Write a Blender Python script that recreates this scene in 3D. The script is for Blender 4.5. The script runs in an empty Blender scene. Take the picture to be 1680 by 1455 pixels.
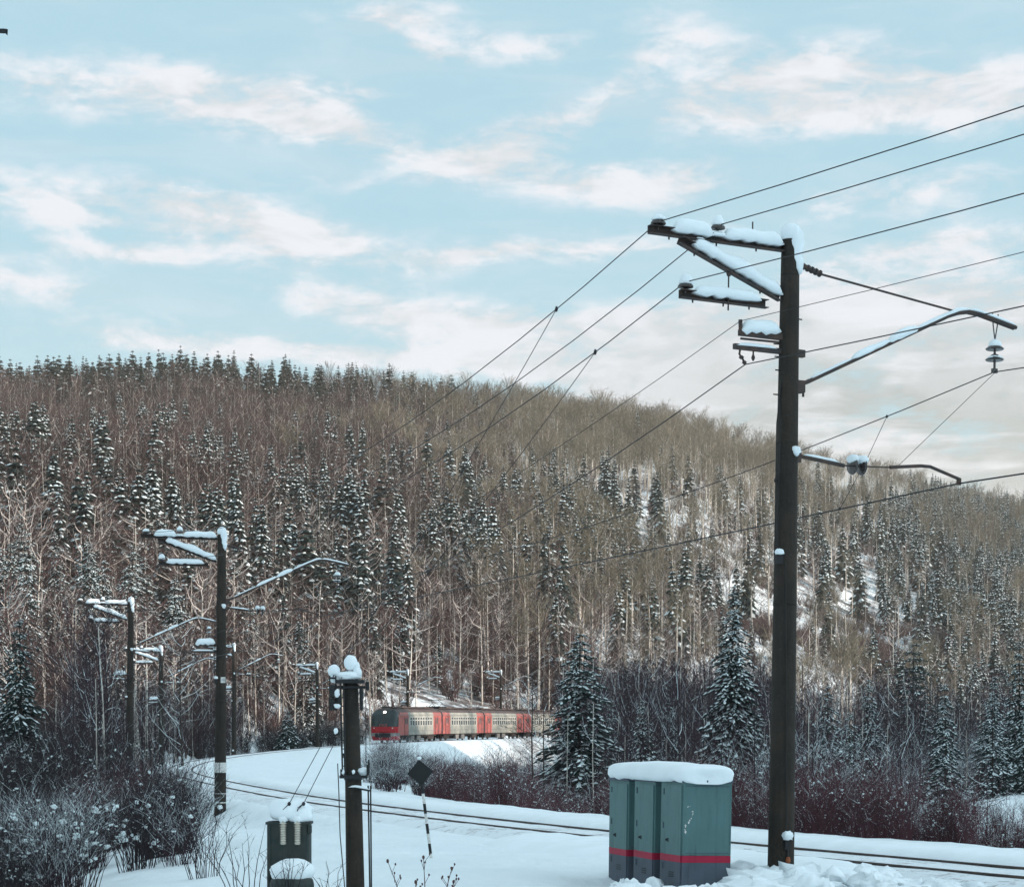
import bpy, math, random
import numpy as np
from mathutils import Vector, Matrix, noise as mnoise

R = math.radians
F = 3400.0            # focal length in photo pixels
HZ = 1211.0           # horizon row in the photo
SC = bpy.context.scene
COL = SC.collection

# ------------------------------------------------------------------ camera
cam = bpy.data.cameras.new("camera")
camo = bpy.data.objects.new("camera", cam)
COL.objects.link(camo)
camo.location = (0, 0, 0)
camo.rotation_euler = (R(90), 0, 0)
cam.sensor_fit = 'HORIZONTAL'
cam.sensor_width = 36
cam.lens = F / 1680 * 36
cam.shift_y = (HZ - 727.5) / 1680
cam.clip_start = 0.5
cam.clip_end = 9000
SC.camera = camo

SUN_DIR = Vector((0.975, -0.16, 0.0)).normalized()
SUN_EL = R(12.5)
sv = Vector((SUN_DIR.x * math.cos(SUN_EL), SUN_DIR.y * math.cos(SUN_EL), math.sin(SUN_EL)))

# ------------------------------------------------------------------ world
w = bpy.data.worlds.new("World")
SC.world = w
w.use_nodes = True
nt = w.node_tree
nt.nodes.clear()


class NG:
    """small helper that wires nodes"""
    def __init__(self, tree): self.t = tree
    def new(self, typ, **kw):
        n = self.t.nodes.new(typ)
        for k, v in kw.items(): setattr(n, k, v)
        return n
    def put(self, sock, v):
        if isinstance(v, bpy.types.NodeSocket): self.t.links.new(v, sock)
        elif v is not None: sock.default_value = v
    def m(self, op, a, b=None, c=None, clamp=False):
        n = self.new('ShaderNodeMath', operation=op); n.use_clamp = clamp
        self.put(n.inputs[0], a)
        if b is not None: self.put(n.inputs[1], b)
        if c is not None: self.put(n.inputs[2], c)
        return n.outputs[0]
    def mix(self, f, a, b, blend='MIX'):
        n = self.new('ShaderNodeMix', data_type='RGBA', blend_type=blend)
        self.put(n.inputs[0], f); self.put(n.inputs[6], a); self.put(n.inputs[7], b)
        return n.outputs[2]
    def noise(self, vec, scale, detail=4, rough=0.55, dist=0.0):
        n = self.new('ShaderNodeTexNoise')
        if vec is not None: self.put(n.inputs['Vector'], vec)
        n.inputs['Scale'].default_value = scale
        n.inputs['Detail'].default_value = detail
        n.inputs['Roughness'].default_value = rough
        n.inputs['Distortion'].default_value = dist
        return n.outputs['Fac']
    def smooth(self, v, a, b, lo=0.0, hi=1.0):
        n = self.new('ShaderNodeMapRange', interpolation_type='SMOOTHSTEP')
        self.put(n.inputs[0], v)
        for i, x in enumerate((a, b, lo, hi)): n.inputs[i + 1].default_value = x
        return n.outputs[0]


g = NG(nt)
sky = g.new('ShaderNodeTexSky', sky_type='NISHITA')
sky.sun_disc = False
sky.sun_elevation = SUN_EL
sky.sun_rotation = math.atan2(SUN_DIR.x, SUN_DIR.y)
sky.air_density = 1.0
sky.dust_density = 1.2
sky.ozone_density = 1.5
tc = g.new('ShaderNodeTexCoord')
sep = g.new('ShaderNodeSeparateXYZ')
nt.links.new(tc.outputs['Generated'], sep.inputs[0])
dx, dy, dz = sep.outputs
az = g.m('ARCTAN2', dx, dy)
el = g.m('ARCSINE', dz)
comb = g.new('ShaderNodeCombineXYZ')
g.put(comb.inputs[0], az); g.put(comb.inputs[1], g.m('MULTIPLY', el, 2.6)); comb.inputs[2].default_value = 3.3
n1 = g.noise(comb.outputs[0], 21.0, 10, 0.6, 0.35)
n2 = g.noise(comb.outputs[0], 58.0, 8, 0.66, 0.5)
comb2 = g.new('ShaderNodeCombineXYZ')
g.put(comb2.inputs[0], az); g.put(comb2.inputs[1], g.m('MULTIPLY', el, 6.0)); comb2.inputs[2].default_value = 8.1
n3 = g.noise(comb2.outputs[0], 9.0, 6, 0.6, 0.6)


def sky_at(px, py):
    a = math.atan((px - 840) / F)
    return a, math.atan((HZ - py) / F * math.cos(a))


CLOUDS = [  # px, py, rx, ry, tilt (px down per px right), amount
    (300, 165, 190, 42, 0.05, .85), (470, 185, 200, 46, .22, 1.0), (60, 140, 110, 45, 0.1, .6), (590, 215, 80, 24, .3, .5),
    (650, 25, 110, 26, -.05, .85), (700, 80, 60, 26, .4, .7), (840, 78, 130, 26, 0, .85), (1120, 60, 110, 45, .1, .55),
    (560, 140, 90, 20, .1, .55), (1040, 115, 60, 20, -.4, .5),
    (1300, 120, 170, 42, -.1, 1.1), (1250, 180, 230, 34, 0, 1.0), (1480, 160, 240, 44, .02, 1.0), (1660, 150, 110, 40, 0, .8),
    (890, 205, 100, 26, -.25, .95), (790, 262, 115, 30, -.1, .95), (960, 300, 170, 32, .1, 1.1), (1150, 285, 110, 28, -.1, .7),
    (70, 335, 130, 46, .2, .8), (330, 335, 150, 34, .12, .9), (470, 392, 220, 36, .12, 1.05), (230, 415, 170, 20, 0, .8), (550, 300, 60, 16, 0, .5),
    (760, 420, 95, 20, -.15, .95), (950, 410, 130, 22, 0, .8), (1120, 395, 90, 18, -.1, .4),
    (60, 470, 170, 34, .15, .8), (560, 495, 150, 34, .15, .85), (760, 520, 180, 26, .05, .6), (330, 560, 340, 22, .02, .8),
    (620, 590, 240, 18, .03, .7), (1480, 320, 230, 32, -.1, .75), (1420, 430, 180, 26, -.2, .7), (1600, 400, 160, 30, 0, .6),
    (1150, 540, 330, 34, .02, .95), (1050, 610, 300, 30, .1, 1.0), (1500, 520, 300, 50, 0, 1.0), (1480, 640, 400, 80, .03, 1.9), (1200, 600, 260, 40, .1, .8), (1350, 560, 360, 40, .02, .9), (1600, 560, 200, 30, 0, .7),
    (1620, 740, 300, 110, .05, 2.6), (1560, 660, 260, 70, 0, 1.4), (1250, 650, 260, 50, .15, 1.4), (1450, 700, 260, 50, 0, 1.2), (1560, 470, 260, 32, -.1, .6),
]
total = None
for (px, py, rx, ry, tl, am) in CLOUDS:
    a0, e0 = sky_at(px, py)
    dxn = g.m('DIVIDE', g.m('SUBTRACT', az, a0), rx / F)
    e1 = g.m('ADD', el, g.m('MULTIPLY', g.m('SUBTRACT', az, a0), tl))
    dyn = g.m('DIVIDE', g.m('SUBTRACT', e1, e0), ry / F)
    q = g.m('ADD', g.m('MULTIPLY', dxn, dxn), g.m('MULTIPLY', dyn, dyn))
    v = g.m('MULTIPLY', g.m('EXPONENT', g.m('MULTIPLY', q, -0.9)), am)
    total = v if total is None else g.m('ADD', total, v)
# unseen clouds round the rest of the sky, added to brighten the snow
away = g.m('MAXIMUM', g.smooth(g.m('ABSOLUTE', az), 0.28, 0.5), g.smooth(el, .42, .6))
total = g.m('ADD', total, g.m('MULTIPLY', away, 0.7))
nz = g.m('ADD', g.m('MULTIPLY', g.m('SUBTRACT', n1, .5), 5.2), g.m('MULTIPLY', g.m('SUBTRACT', n2, .5), 2.6))
tcl = g.m('MINIMUM', total, 1.25)
dens = g.m('ADD', g.m('SUBTRACT', tcl, .36), g.m('MULTIPLY', nz, g.m('ADD', .16, g.m('MULTIPLY', g.m('MINIMUM', total, .8), .75))))
mask = g.smooth(dens, -.30, 0.95)
thin = g.smooth(n3, .42, .75, 0, .25)
mask = g.m('MAXIMUM', g.m('MULTIPLY', mask, .95), thin)
sund = g.new('ShaderNodeVectorMath', operation='DOT_PRODUCT')
nt.links.new(tc.outputs['Generated'], sund.inputs[0]); sund.inputs[1].default_value = tuple(sv)
glow = g.m('ADD', 1.0, g.smooth(sund.outputs['Value'], .25, 1.0, 0, 2.2))  # out-of-view cloud boosted around the sun for more fill from the right
# cloud tone: thick undersides are greyer towards the lower right
lowright = g.m('MULTIPLY', g.smooth(az, -0.02, 0.17), g.smooth(el, 0.235, 0.12))
gshade = g.m('ADD', g.m('MULTIPLY', g.smooth(n3, .34, .52), lowright), g.m('MULTIPLY', g.smooth(n1, .58, .40), .34), clamp=True)
SKS = 0.1
skyc = g.mix(1.0, sky.outputs[0], (0.80, 1.06, 0.93, 1), 'MULTIPLY')
# lift the upper sky towards pale cyan
hz_w = g.smooth(el, 0.0, 0.4)
skyc = g.mix(0.75, skyc, (3.9, 5.8, 6.8, 1))
skyc = g.mix(g.smooth(el, .26, .12, 0, .45), skyc, (4.3, 5.4, 5.7, 1))
k = 1.0 / SKS
ccol = g.mix(gshade, (0.63 * k, 0.64 * k, 0.675 * k, 1), (0.35 * k, 0.375 * k, 0.37 * k, 1))
warm = g.m('MULTIPLY', g.smooth(az, -0.05, .25), g.smooth(el, 0.2, 0.1))
ccol = g.mix(g.m('MULTIPLY', warm, .35), ccol, (0.66 * k, .62 * k, .58 * k, 1), 'MIX')
ccol = g.mix(away, ccol, g.mix(1.0, ccol, (.86, 1.0, 1.05, 1), 'MULTIPLY'))  # unseen clouds tinted cyan to cool the fill on the snow
gl = g.new('ShaderNodeVectorMath', operation='SCALE'); nt.links.new(ccol, gl.inputs[0]); nt.links.new(glow, gl.inputs['Scale'])
out = g.mix(mask, skyc, gl.outputs[0])
bg = g.new('ShaderNodeBackground')
nt.links.new(out, bg.inputs['Color'])
bg.inputs['Strength'].default_value = SKS
wo = g.new('ShaderNodeOutputWorld')
nt.links.new(bg.outputs[0], wo.inputs[0])

# ------------------------------------------------------------------ sun
sl = bpy.data.lights.new("sun", 'SUN')
sl.energy = 4.9
sl.angle = R(0.5)
sl.color = (1.0, 0.83, 0.71)
so = bpy.data.objects.new("sun", sl)
COL.objects.link(so)
so.rotation_euler = (-sv).to_track_quat('-Z', 'Y').to_euler()
so.location = (120, -20, 90)

SC.view_settings.view_transform = 'Standard'
SC.view_settings.look = 'None'
SC.view_settings.exposure = 0.5
SC.view_settings.gamma = 1.0
SC.cycles.max_bounces = 5
SC.cycles.diffuse_bounces = 3
SC.cycles.glossy_bounces = 2
SC.cycles.volume_bounces = 0
SC.cycles.use_denoising = True

# ------------------------------------------------------------------ materials
MATS = {}


def mat(name, base, rough=0.8, vary=0.25, scale=3.0, second=None, bump=0.0, bscale=20.0, metallic=0.0, rnd=0.0, spec=0.3, coords='Object', streak=0.0):
    m = bpy.data.materials.new(name)
    m.use_nodes = True
    t = m.node_tree
    b = t.nodes['Principled BSDF']
    q = NG(t)
    tcn = q.new('ShaderNodeTexCoord')
    vec = tcn.outputs[coords]
    nf = q.noise(vec, scale, 5, .6)
    second = second or tuple(c * (1 - vary) for c in base)
    c1 = q.mix(q.smooth(nf, .35, .65), (*base, 1), (*second, 1))
    if streak:                       # rain and dirt runs down the sheet
        mp = q.new('ShaderNodeMapping'); q.put(mp.inputs[0], vec); mp.inputs['Scale'].default_value = (9, 9, .7)
        s1 = q.noise(mp.outputs[0], 1.6, 5, .7); s2 = q.noise(vec, 26, 4, .7)
        c1 = q.mix(q.m('MULTIPLY', q.smooth(s1, .48, .75), streak), c1, tuple(x * .45 for x in base) + (1,))
        c1 = q.mix(q.m('MULTIPLY', q.smooth(s2, .60, .74), streak * .8), c1, tuple(min(1, x * 1.7 + .03) for x in base) + (1,))
    if rnd:
        oi = q.new('ShaderNodeObjectInfo')
        f = q.m('ADD', 1 - rnd, q.m('MULTIPLY', oi.outputs['Random'], 2 * rnd))
        hs = q.new('ShaderNodeHueSaturation')
        q.put(hs.inputs['Color'], c1); q.put(hs.inputs['Value'], f)
        c1 = hs.outputs[0]
    t.links.new(c1, b.inputs['Base Color'])
    b.inputs['Roughness'].default_value = rough
    b.inputs['Metallic'].default_value = metallic
    b.inputs['Specular IOR Level'].default_value = spec
    if bump:
        bn = q.new('ShaderNodeBump')
        q.put(bn.inputs['Height'], q.noise(vec, bscale, 6, .65))
        bn.inputs['Strength'].default_value = bump
        bn.inputs['Distance'].default_value = 0.05
        t.links.new(bn.outputs[0], b.inputs['Normal'])
    MATS[name] = m
    return m


mat('snow', (.84, .90, .93), .75, .05, 1.5, bump=.25, bscale=9, coords='Object')
mat('tree_snow', (.75, .83, .84), .8, .06, 2)
mat('hoar', (.47, .43, .40), .8, .35, 2, rnd=.2)
mat('needles', (.010, .022, .023), .8, .5, 2.5, second=(.020, .030, .025), rnd=.3)
mat('needles_ridge', (.014, .022, .02), .8, .5, .2, second=(.022, .03, .024), rnd=.25)
mat('dark_bark', (.06, .045, .04), .9, .4, 6, bump=.3)
mat('pale_bark', (.62, .58, .52), .8, .4, 1.2, second=(.36, .32, .28), rnd=.2)
mat('twig_brown', (.075, .042, .040), .85, .3, .4, second=(.050, .033, .031), rnd=.4)
mat('twig_olive_haze', (.175, .150, .108), .85, .3, .4, second=(.115, .10, .074), rnd=.35)  # olive twigs, lightened to paint in the pale haze of the right slope
mat('twig_maroon', (.045, .022, .03), .85, .3, .6, second=(.03, .02, .027), rnd=.3)
mat('stem_red', (.092, .034, .040), .85, .3, 1, second=(.055, .028, .034), rnd=.3)
mat('stem_dark', (.018, .015, .018), .85, .3, 1, second=(.035, .024, .028), rnd=.25)
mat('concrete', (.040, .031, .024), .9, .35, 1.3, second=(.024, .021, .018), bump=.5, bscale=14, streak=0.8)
mat('old_steel', (.045, .04, .04), .7, .3, 5, second=(.08, .05, .04), bump=.2, bscale=30)
mat('cable', (.02, .02, .022), .6, .1, 4)
mat('porcelain', (.045, .036, .034), .25, .2, 6, spec=.6)
mat('pale_porcelain', (.62, .58, .50), .35, .15, 9, spec=.5)
mat('rail_steel', (.035, .026, .024), .6, .3, 6, second=(.07, .045, .035))
mat('sleeper_wood', (.045, .035, .03), .9, .3, 6)
mat('cabinet_green', (.085, .17, .17), .55, .12, 1.5, second=(.075, .15, .152), bump=.08, bscale=6, streak=0.55)
mat('cabinet_grey', (.075, .09, .118), .6, .2, 2, second=(.06, .08, .10), bump=.08, bscale=6, streak=0.6)
mat('cabinet_red', (.36, .012, .045), .55, .15, 3, streak=0.35)
mat('dark_metal', (.02, .022, .024), .6, .2, 4)
mat('box_green', (.022, .035, .034), .6, .4, 5, second=(.04, .045, .04), bump=.2, streak=0.7)
mat('white_paint', (.72, .72, .70), .6, .25, 25, second=(.5, .49, .47))
mat('black_paint', (.014, .016, .018), .5, .3, 10, streak=0.3)
mat('rust', (.30, .10, .045), .8, .3, 10)
mat('train_red', (.36, .03, .035), .4, .12, 2)
mat('train_nose', (.34, .008, .014), .35, .1, 2, streak=0.4)
mat('train_salmon', (.40, .105, .09), .5, .12, 1.5, second=(.23, .07, .065), streak=0.45)
mat('train_cream', (.32, .32, .28), .5, .12, 1.5, second=(.21, .215, .19), streak=0.5)
mat('train_under', (.05, .042, .04), .8, .3, 3)
mat('train_grey', (.22, .21, .20), .7, .3, 2)
mat('train_roof', (.10, .075, .07), .8, .3, 1, streak=0.5)
mat('train_glass', (.10, .12, .12), .15, .3, 1, spec=.6)
mat('cab_glass', (.006, .02, .022), .25, .3, 2, spec=.6)
mat('window_frame', (.55, .54, .50), .5, .1, 3)
mat('dry_stalk', (.10, .055, .05), .9, .3, 6)


def lamp_mat():
    m = bpy.data.materials.new('headlight_glow'); m.use_nodes = True
    b = m.node_tree.nodes['Principled BSDF']
    b.inputs['Base Color'].default_value = (.9, .9, .85, 1)
    b.inputs['Emission Color'].default_value = (1, .93, .82, 1)
    b.inputs['Emission Strength'].default_value = 3.0
    MATS['headlight_glow'] = m


lamp_mat()


def ground_mat():
    m = bpy.data.materials.new('snow_ground'); m.use_nodes = True
    t = m.node_tree; b = t.nodes['Principled BSDF']; q = NG(t)
    tcn = q.new('ShaderNodeTexCoord'); vec = tcn.outputs['Object']
    n = q.noise(vec, .5, 6, .6)
    c = q.mix(q.smooth(n, .3, .7), (.84, .90, .93, 1), (.79, .86, .89, 1))
    # woodland litter and buried brush on the hill
    sp = q.new('ShaderNodeSeparateXYZ'); q.put(sp.inputs[0], vec)
    far = q.smooth(sp.outputs[1], 250, 330)
    n_ = q.noise(vec, .35, 8, .75)
    n_b = q.noise(vec, .03, 4, .6)
    lit = q.m('MULTIPLY', far, q.m('MULTIPLY', q.smooth(n_, .40, .52), q.smooth(n_b, .36, .55, .45, .92)))
    # open clearings keep their snow
    def patch(cx, cy, rx, ry):
        a_ = q.m('DIVIDE', q.m('SUBTRACT', sp.outputs[0], cx), rx); b_ = q.m('DIVIDE', q.m('SUBTRACT', sp.outputs[1], cy), ry)
        d_ = q.m('ADD', q.m('MULTIPLY', a_, a_), q.m('MULTIPLY', b_, b_))
        return q.smooth(q.m('ADD', d_, q.m('MULTIPLY', q.m('SUBTRACT', n_, .5), 1.5)), 1.2, .6)
    open_ = q.m('MAXIMUM', patch(72, 450, 62, 85), patch(-12, 326, 18, 13))
    n_c = q.noise(vec, .055, 5, .65)
    open_ = q.m('MAXIMUM', open_, q.m('MULTIPLY', q.smooth(n_c, .50, .58), q.smooth(sp.outputs[0], -60, 10, 0, .9)))
    open_ = q.m('MAXIMUM', open_, patch(70, 600, 60, 60))
    open_ = q.m('MAXIMUM', open_, patch(20, 620, 40, 50))
    lit = q.m('MULTIPLY', lit, q.m('SUBTRACT', 1.0, q.m('MULTIPLY', open_, .9)))
    c = q.mix(lit, c, (.085, .058, .052, 1))
    t.links.new(c, b.inputs['Base Color'])
    b.inputs['Roughness'].default_value = .8
    b.inputs['Specular IOR Level'].default_value = .2
    bn = q.new('ShaderNodeBump'); bn.inputs['Distance'].default_value = .12
    bn.inputs['Strength'].default_value = .8
    h = q.m('ADD', q.m('ADD', q.noise(vec, 2.2, 8, .7), q.m('MULTIPLY', q.noise(vec, 14, 3, .6), .12)), q.m('MULTIPLY', q.noise(vec, .6, 4, .5, .8), 2.2))
    q.put(bn.inputs['Height'], h)
    t.links.new(bn.outputs[0], b.inputs['Normal'])
    MATS['snow_ground'] = m


def ballast_mat():
    m = bpy.data.materials.new('snowy_ballast'); m.use_nodes = True
    t = m.node_tree; b = t.nodes['Principled BSDF']; q = NG(t)
    vec = q.new('ShaderNodeTexCoord').outputs['Object']
    n = q.noise(vec, 5, 8, .75); n2_ = q.noise(vec, .8, 4, .6)
    f = q.smooth(q.m('ADD', n, q.m('MULTIPLY', q.m('SUBTRACT', n2_, .5), .7)), .52, .68)
    c = q.mix(f, (.80, .85, .88, 1), (.44, .44, .45, 1))
    t.links.new(c, b.inputs['Base Color'])
    b.inputs['Roughness'].default_value = .9
    bn = q.new('ShaderNodeBump'); bn.inputs['Distance'].default_value = .05
    q.put(bn.inputs['Height'], n); t.links.new(bn.outputs[0], b.inputs['Normal'])
    MATS['snowy_ballast'] = m


ground_mat(); ballast_mat()

# ------------------------------------------------------------------ mesh helpers


class MB:
    def __init__(self): self.v = []; self.f = []; self.mi = []; self.cur = 0; self.smooth = False
    def add(self, vs, fs, mi=None):
        o = len(self.v); self.v.extend(tuple(p) for p in vs)
        mi = self.cur if mi is None else mi
        for f in fs:
            self.f.append(tuple(i + o for i in f)); self.mi.append(mi)
    def box(self, c, s, rot=None, mi=None):
        hx, hy, hz = s[0] / 2, s[1] / 2, s[2] / 2
        vs = [Vector((x * hx, y * hy, z * hz)) for x in (-1, 1) for y in (-1, 1) for z in (-1, 1)]
        if rot is not None: vs = [rot @ p for p in vs]
        c = Vector(c)
        self.add([p + c for p in vs], [(0, 1, 3, 2), (4, 6, 7, 5), (0, 4, 5, 1), (2, 3, 7, 6), (0, 2, 6, 4), (1, 5, 7, 3)], mi)
    def bbox(self, c, s, bev=.02, rot=None, mi=None):
        """box with bevelled edges"""
        hx, hy, hz = s[0] / 2, s[1] / 2, s[2] / 2
        b = min(bev, hx * .9, hy * .9, hz * .9)
        vs = []; idx = {}
        for sx in (-1, 1):
            for sy in (-1, 1):
                for sz in (-1, 1):
                    for a in range(3):
                        p = [sx * (hx - b), sy * (hy - b), sz * (hz - b)]
                        p[a] = (sx * hx, sy * hy, sz * hz)[a]
                        idx[(sx, sy, sz, a)] = len(vs); vs.append(Vector(p))
        fs = []
        for a in range(3):
            o1, o2 = [k_ for k_ in range(3) if k_ != a]
            for s_ in (-1, 1):
                q_ = []
                for (u, v_) in ((-1, -1), (1, -1), (1, 1), (-1, 1)):
                    k_ = [0, 0, 0]; k_[a] = s_; k_[o1] = u; k_[o2] = v_
                    q_.append(idx[(*k_, a)])
                fs.append(tuple(q_))
        for a in range(3):
            o1, o2 = [k_ for k_ in range(3) if k_ != a]
            for s1 in (-1, 1):
                for s2 in (-1, 1):
                    ends = []
                    for e in (-1, 1):
                        k_ = [0, 0, 0]; k_[a] = e; k_[o1] = s1; k_[o2] = s2
                        ends.append((idx[(*k_, o1)], idx[(*k_, o2)]))
                    fs.append((ends[0][0], ends[0][1], ends[1][1], ends[1][0]))
        for sx in (-1, 1):
            for sy in (-1, 1):
                for sz in (-1, 1):
                    fs.append((idx[(sx, sy, sz, 0)], idx[(sx, sy, sz, 1)], idx[(sx, sy, sz, 2)]))
        if rot is not None: vs = [rot @ p for p in vs]
        c = Vector(c)
        self.add([p + c for p in vs], fs, mi)
    def tube(self, pts, rad, n=8, mi=None, caps=True, squash=None):
        pts = [Vector(p) for p in pts]
        if not hasattr(rad, '__len__'): rad = [rad] * len(pts)
        vs = []; fs = []
        prev = None
        for i, p in enumerate(pts):
            d = (pts[min(i + 1, len(pts) - 1)] - pts[max(i - 1, 0)])
            if d.length < 1e-9: d = Vector((0, 0, 1))
            d.normalize()
            if prev is None:
                up = Vector((0, 0, 1)) if abs(d.z) < .9 else Vector((1, 0, 0))
                x = d.cross(up).normalized()
            else:
                x = (prev - d * prev.dot(d))
                x = x.normalized() if x.length > 1e-6 else d.orthogonal().normalized()
            y = d.cross(x).normalized(); prev = x
            for k_ in range(n):
                a = 2 * math.pi * k_ / n
                vs.append(p + (x * math.cos(a) + y * math.sin(a)) * rad[i])
        for i in range(len(pts) - 1):
            for k_ in range(n):
                k2 = (k_ + 1) % n
                fs.append((i * n + k_, i * n + k2, (i + 1) * n + k2, (i + 1) * n + k_))
        if caps:
            fs.append(tuple(range(n - 1, -1, -1))); fs.append(tuple(range((len(pts) - 1) * n, len(pts) * n)))
        self.add(vs, fs, mi)
    def lathe(self, prof, c=(0, 0, 0), n=16, rot=None, mi=None):
        vs = []; fs = []
        for (r_, z) in prof:
            for k_ in range(n):
                a = 2 * math.pi * k_ / n
                vs.append(Vector((r_ * math.cos(a), r_ * math.sin(a), z)))
        m_ = len(prof)
        for i in range(m_ - 1):
            for k_ in range(n):
                k2 = (k_ + 1) % n
                fs.append((i * n + k_, i * n + k2, (i + 1) * n + k2, (i + 1) * n + k_))
        fs.append(tuple(range(n - 1, -1, -1))); fs.append(tuple(range((m_ - 1) * n, m_ * n)))
        if rot is not None: vs = [rot @ p for p in vs]
        c = Vector(c)
        self.add([p + c for p in vs], fs, mi)
    def blob(self, c, s, seed=0, amp=.12, n=14, mi=None, flat=None, freq=2.0, rot=None):
        """lumpy ellipsoid; flat: cut everything below that fraction"""
        rows = max(5, n // 2); vs = []; fs = []
        for i in range(rows + 1):
            th = math.pi * i / rows
            for k_ in range(n):
                ph = 2 * math.pi * k_ / n
                p = Vector((math.sin(th) * math.cos(ph), math.sin(th) * math.sin(ph), math.cos(th)))
                q_ = 1 + amp * 2 * (mnoise.noise(p * freq + Vector((seed * 7.3, seed * 1.7, 0))))
                z = p.z
                if flat is not None and z < flat: z = flat + (z - flat) * .1
                pp = Vector((p.x * s[0] * q_, p.y * s[1] * q_, z * s[2] * q_))
                if rot is not None: pp = rot @ pp
                vs.append(pp + Vector(c))
        for i in range(rows):
            for k_ in range(n):
                k2 = (k_ + 1) % n
                fs.append((i * n + k_, (i + 1) * n + k_, (i + 1) * n + k2, i * n + k2))
        self.add(vs, fs, mi)
    def loaf(self, pts, w, h, seed=0, amp=.2, n=9, mi=None, drip=.0, endtaper=True):
        """snow lying along a beam: half-round section on top of the line of points"""
        pts = [Vector(p) for p in pts]
        L = sum((pts[i + 1] - pts[i]).length for i in range(len(pts) - 1))
        steps = max(6, int(L / .09))
        path = []
        for k_ in range(steps + 1):
            s_ = L * k_ / steps; acc = 0
            for i in range(len(pts) - 1):
                l = (pts[i + 1] - pts[i]).length
                if acc + l >= s_ - 1e-9 or i == len(pts) - 2:
                    path.append(pts[i].lerp(pts[i + 1], (s_ - acc) / l)); break
                acc += l
        vs = []; fs = []
        for i, p in enumerate(path):
            d = (path[min(i + 1, steps)] - path[max(i - 1, 0)]).normalized()
            side = d.cross(Vector((0, 0, 1)))
            side = side.normalized() if side.length > .05 else Vector((1, 0, 0))
            e = min(1, min(i, steps - i) / 2.5) if endtaper else 1
            e = math.sqrt(max(0.0, 1 - (1 - e) ** 2)) * .96 + .04
            q_ = 1 + amp * mnoise.noise(Vector((i * .21 + seed * 5.1, seed, 0)))* 1.6
            hh = h * e * q_
            dr = drip * (0.5 + mnoise.noise(Vector((i * 1.37 + seed, 3, seed)))) * e
            vs.append(p - side * w / 2 * (e * .3 + .7) - Vector((0, 0, max(0, dr))))
            for k_ in range(1, n - 1):
                a = math.pi * k_ / (n - 1)
                off = side * (-math.cos(a)) * w / 2 * 1.12 * (e * .3 + .7) + Vector((0, 0, 1)) * (abs(math.sin(a)) ** .75) * hh
                vs.append(p + off)
            vs.append(p + side * w / 2 * (e * .3 + .7) - Vector((0, 0, max(0, dr * .8))))
        for i in range(steps):
            for k_ in range(n):
                k2 = (k_ + 1) % n
                fs.append((i * n + k_, i * n + k2, (i + 1) * n + k2, (i + 1) * n + k_))
        fs.append(tuple(range(n - 1, -1, -1))); fs.append(tuple(range(steps * n, (steps + 1) * n)))
        self.add(vs, fs, mi)
    def mesh(self, name, mats, smooth=False):
        me = bpy.data.meshes.new(name)
        me.from_pydata(self.v, [], self.f)
        for m_ in (mats if isinstance(mats, (list, tuple)) else [mats]): me.materials.append(MATS[m_])
        me.polygons.foreach_set('material_index', self.mi)
        if smooth: me.polygons.foreach_set('use_smooth', [True] * len(self.f))
        me.update()
        return me
    def build(self, name, mats, parent=None, smooth=False, loc=None):
        o = bpy.data.objects.new(name, self.mesh(name, mats, smooth)); COL.objects.link(o)
        if parent is not None: o.parent = parent
        if loc is not None: o.location = loc
        return o


def tag(o, label=None, cat=None, group=None, kind=None):
    if label: o['label'] = label
    if cat: o['category'] = cat
    if group: o['group'] = group
    if kind: o['kind'] = kind
    return o


def empty(name, loc=(0, 0, 0), rz=0.0):
    o = bpy.data.objects.new(name, None); COL.objects.link(o)
    o.location = loc; o.rotation_euler = (0, 0, rz); o.empty_display_size = .2
    return o


def copy_tree(o, parent=None):
    c = o.copy(); COL.objects.link(c)
    if parent is not None: c.parent = parent
    for ch in list(o.children): copy_tree(ch, c)
    return c


def P(px, py, d):
    return Vector(((px - 840) / F * d, d, (HZ - py) / F * d))


# ------------------------------------------------------------------ track centre line and ground
_ky = [-90, -60, 0, 20, 34.8, 41, 48.6, 59.4, 67.4, 78.7, 98.4, 115, 130, 145, 165, 185, 200, 222, 247, 268, 288, 308, 330, 360, 400, 460]
_kx = [82, 66, 26.0, 15.2, 7.7, 4.9, 1.4, -2.4, -5.2, -8.5, -13.5, -17.6, -20.9, -23.2, -24.9, -24.9, -23.8, -20.8, -15.9, -11.0, -6, -.6, 6, 17, 33, 62]
TY = np.arange(-90, 460, 1.0)
_raw = np.interp(TY, _ky, _kx)
_kern = np.exp(-np.arange(-18, 19) ** 2 / (2 * 6.0 ** 2)); _kern /= _kern.sum()
_pad = np.concatenate([_raw[0] - (_raw[1] - _raw[0]) * np.arange(18, 0, -1), _raw, _raw[-1] + (_raw[-1] - _raw[-2]) * np.arange(1, 19)])
TX = np.convolve(_pad, _kern, 'valid')
_zy = [-90, 100, 125, 145, 170, 197, 222, 247, 268, 300, 330, 400, 460]
_zz = [-2.2, -2.2, -2.15, -2.03, -1.78, -1.4, -.98, -.6, -.35, -.1, .1, .6, 1.0]
_zr = np.interp(TY, _zy, _zz)
_pad = np.concatenate([np.full(18, _zr[0]), _zr, np.full(18, _zr[-1])])
TZ = np.convolve(_pad, _kern, 'valid')
_tx = np.gradient(TX); TT = np.stack([_tx, np.ones_like(_tx)], 1); TT /= np.linalg.norm(TT, axis=1)[:, None]


def track_at(y):
    x = float(np.interp(y, TY, TX)); z = float(np.interp(y, TY, TZ))
    s_ = float(np.interp(y, TY, _tx))
    t = Vector((s_, 1, 0)).normalized()
    return Vector((x, y, z)), t, Vector((t.y, -t.x, 0))      # centre, tangent (away), right normal


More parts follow.
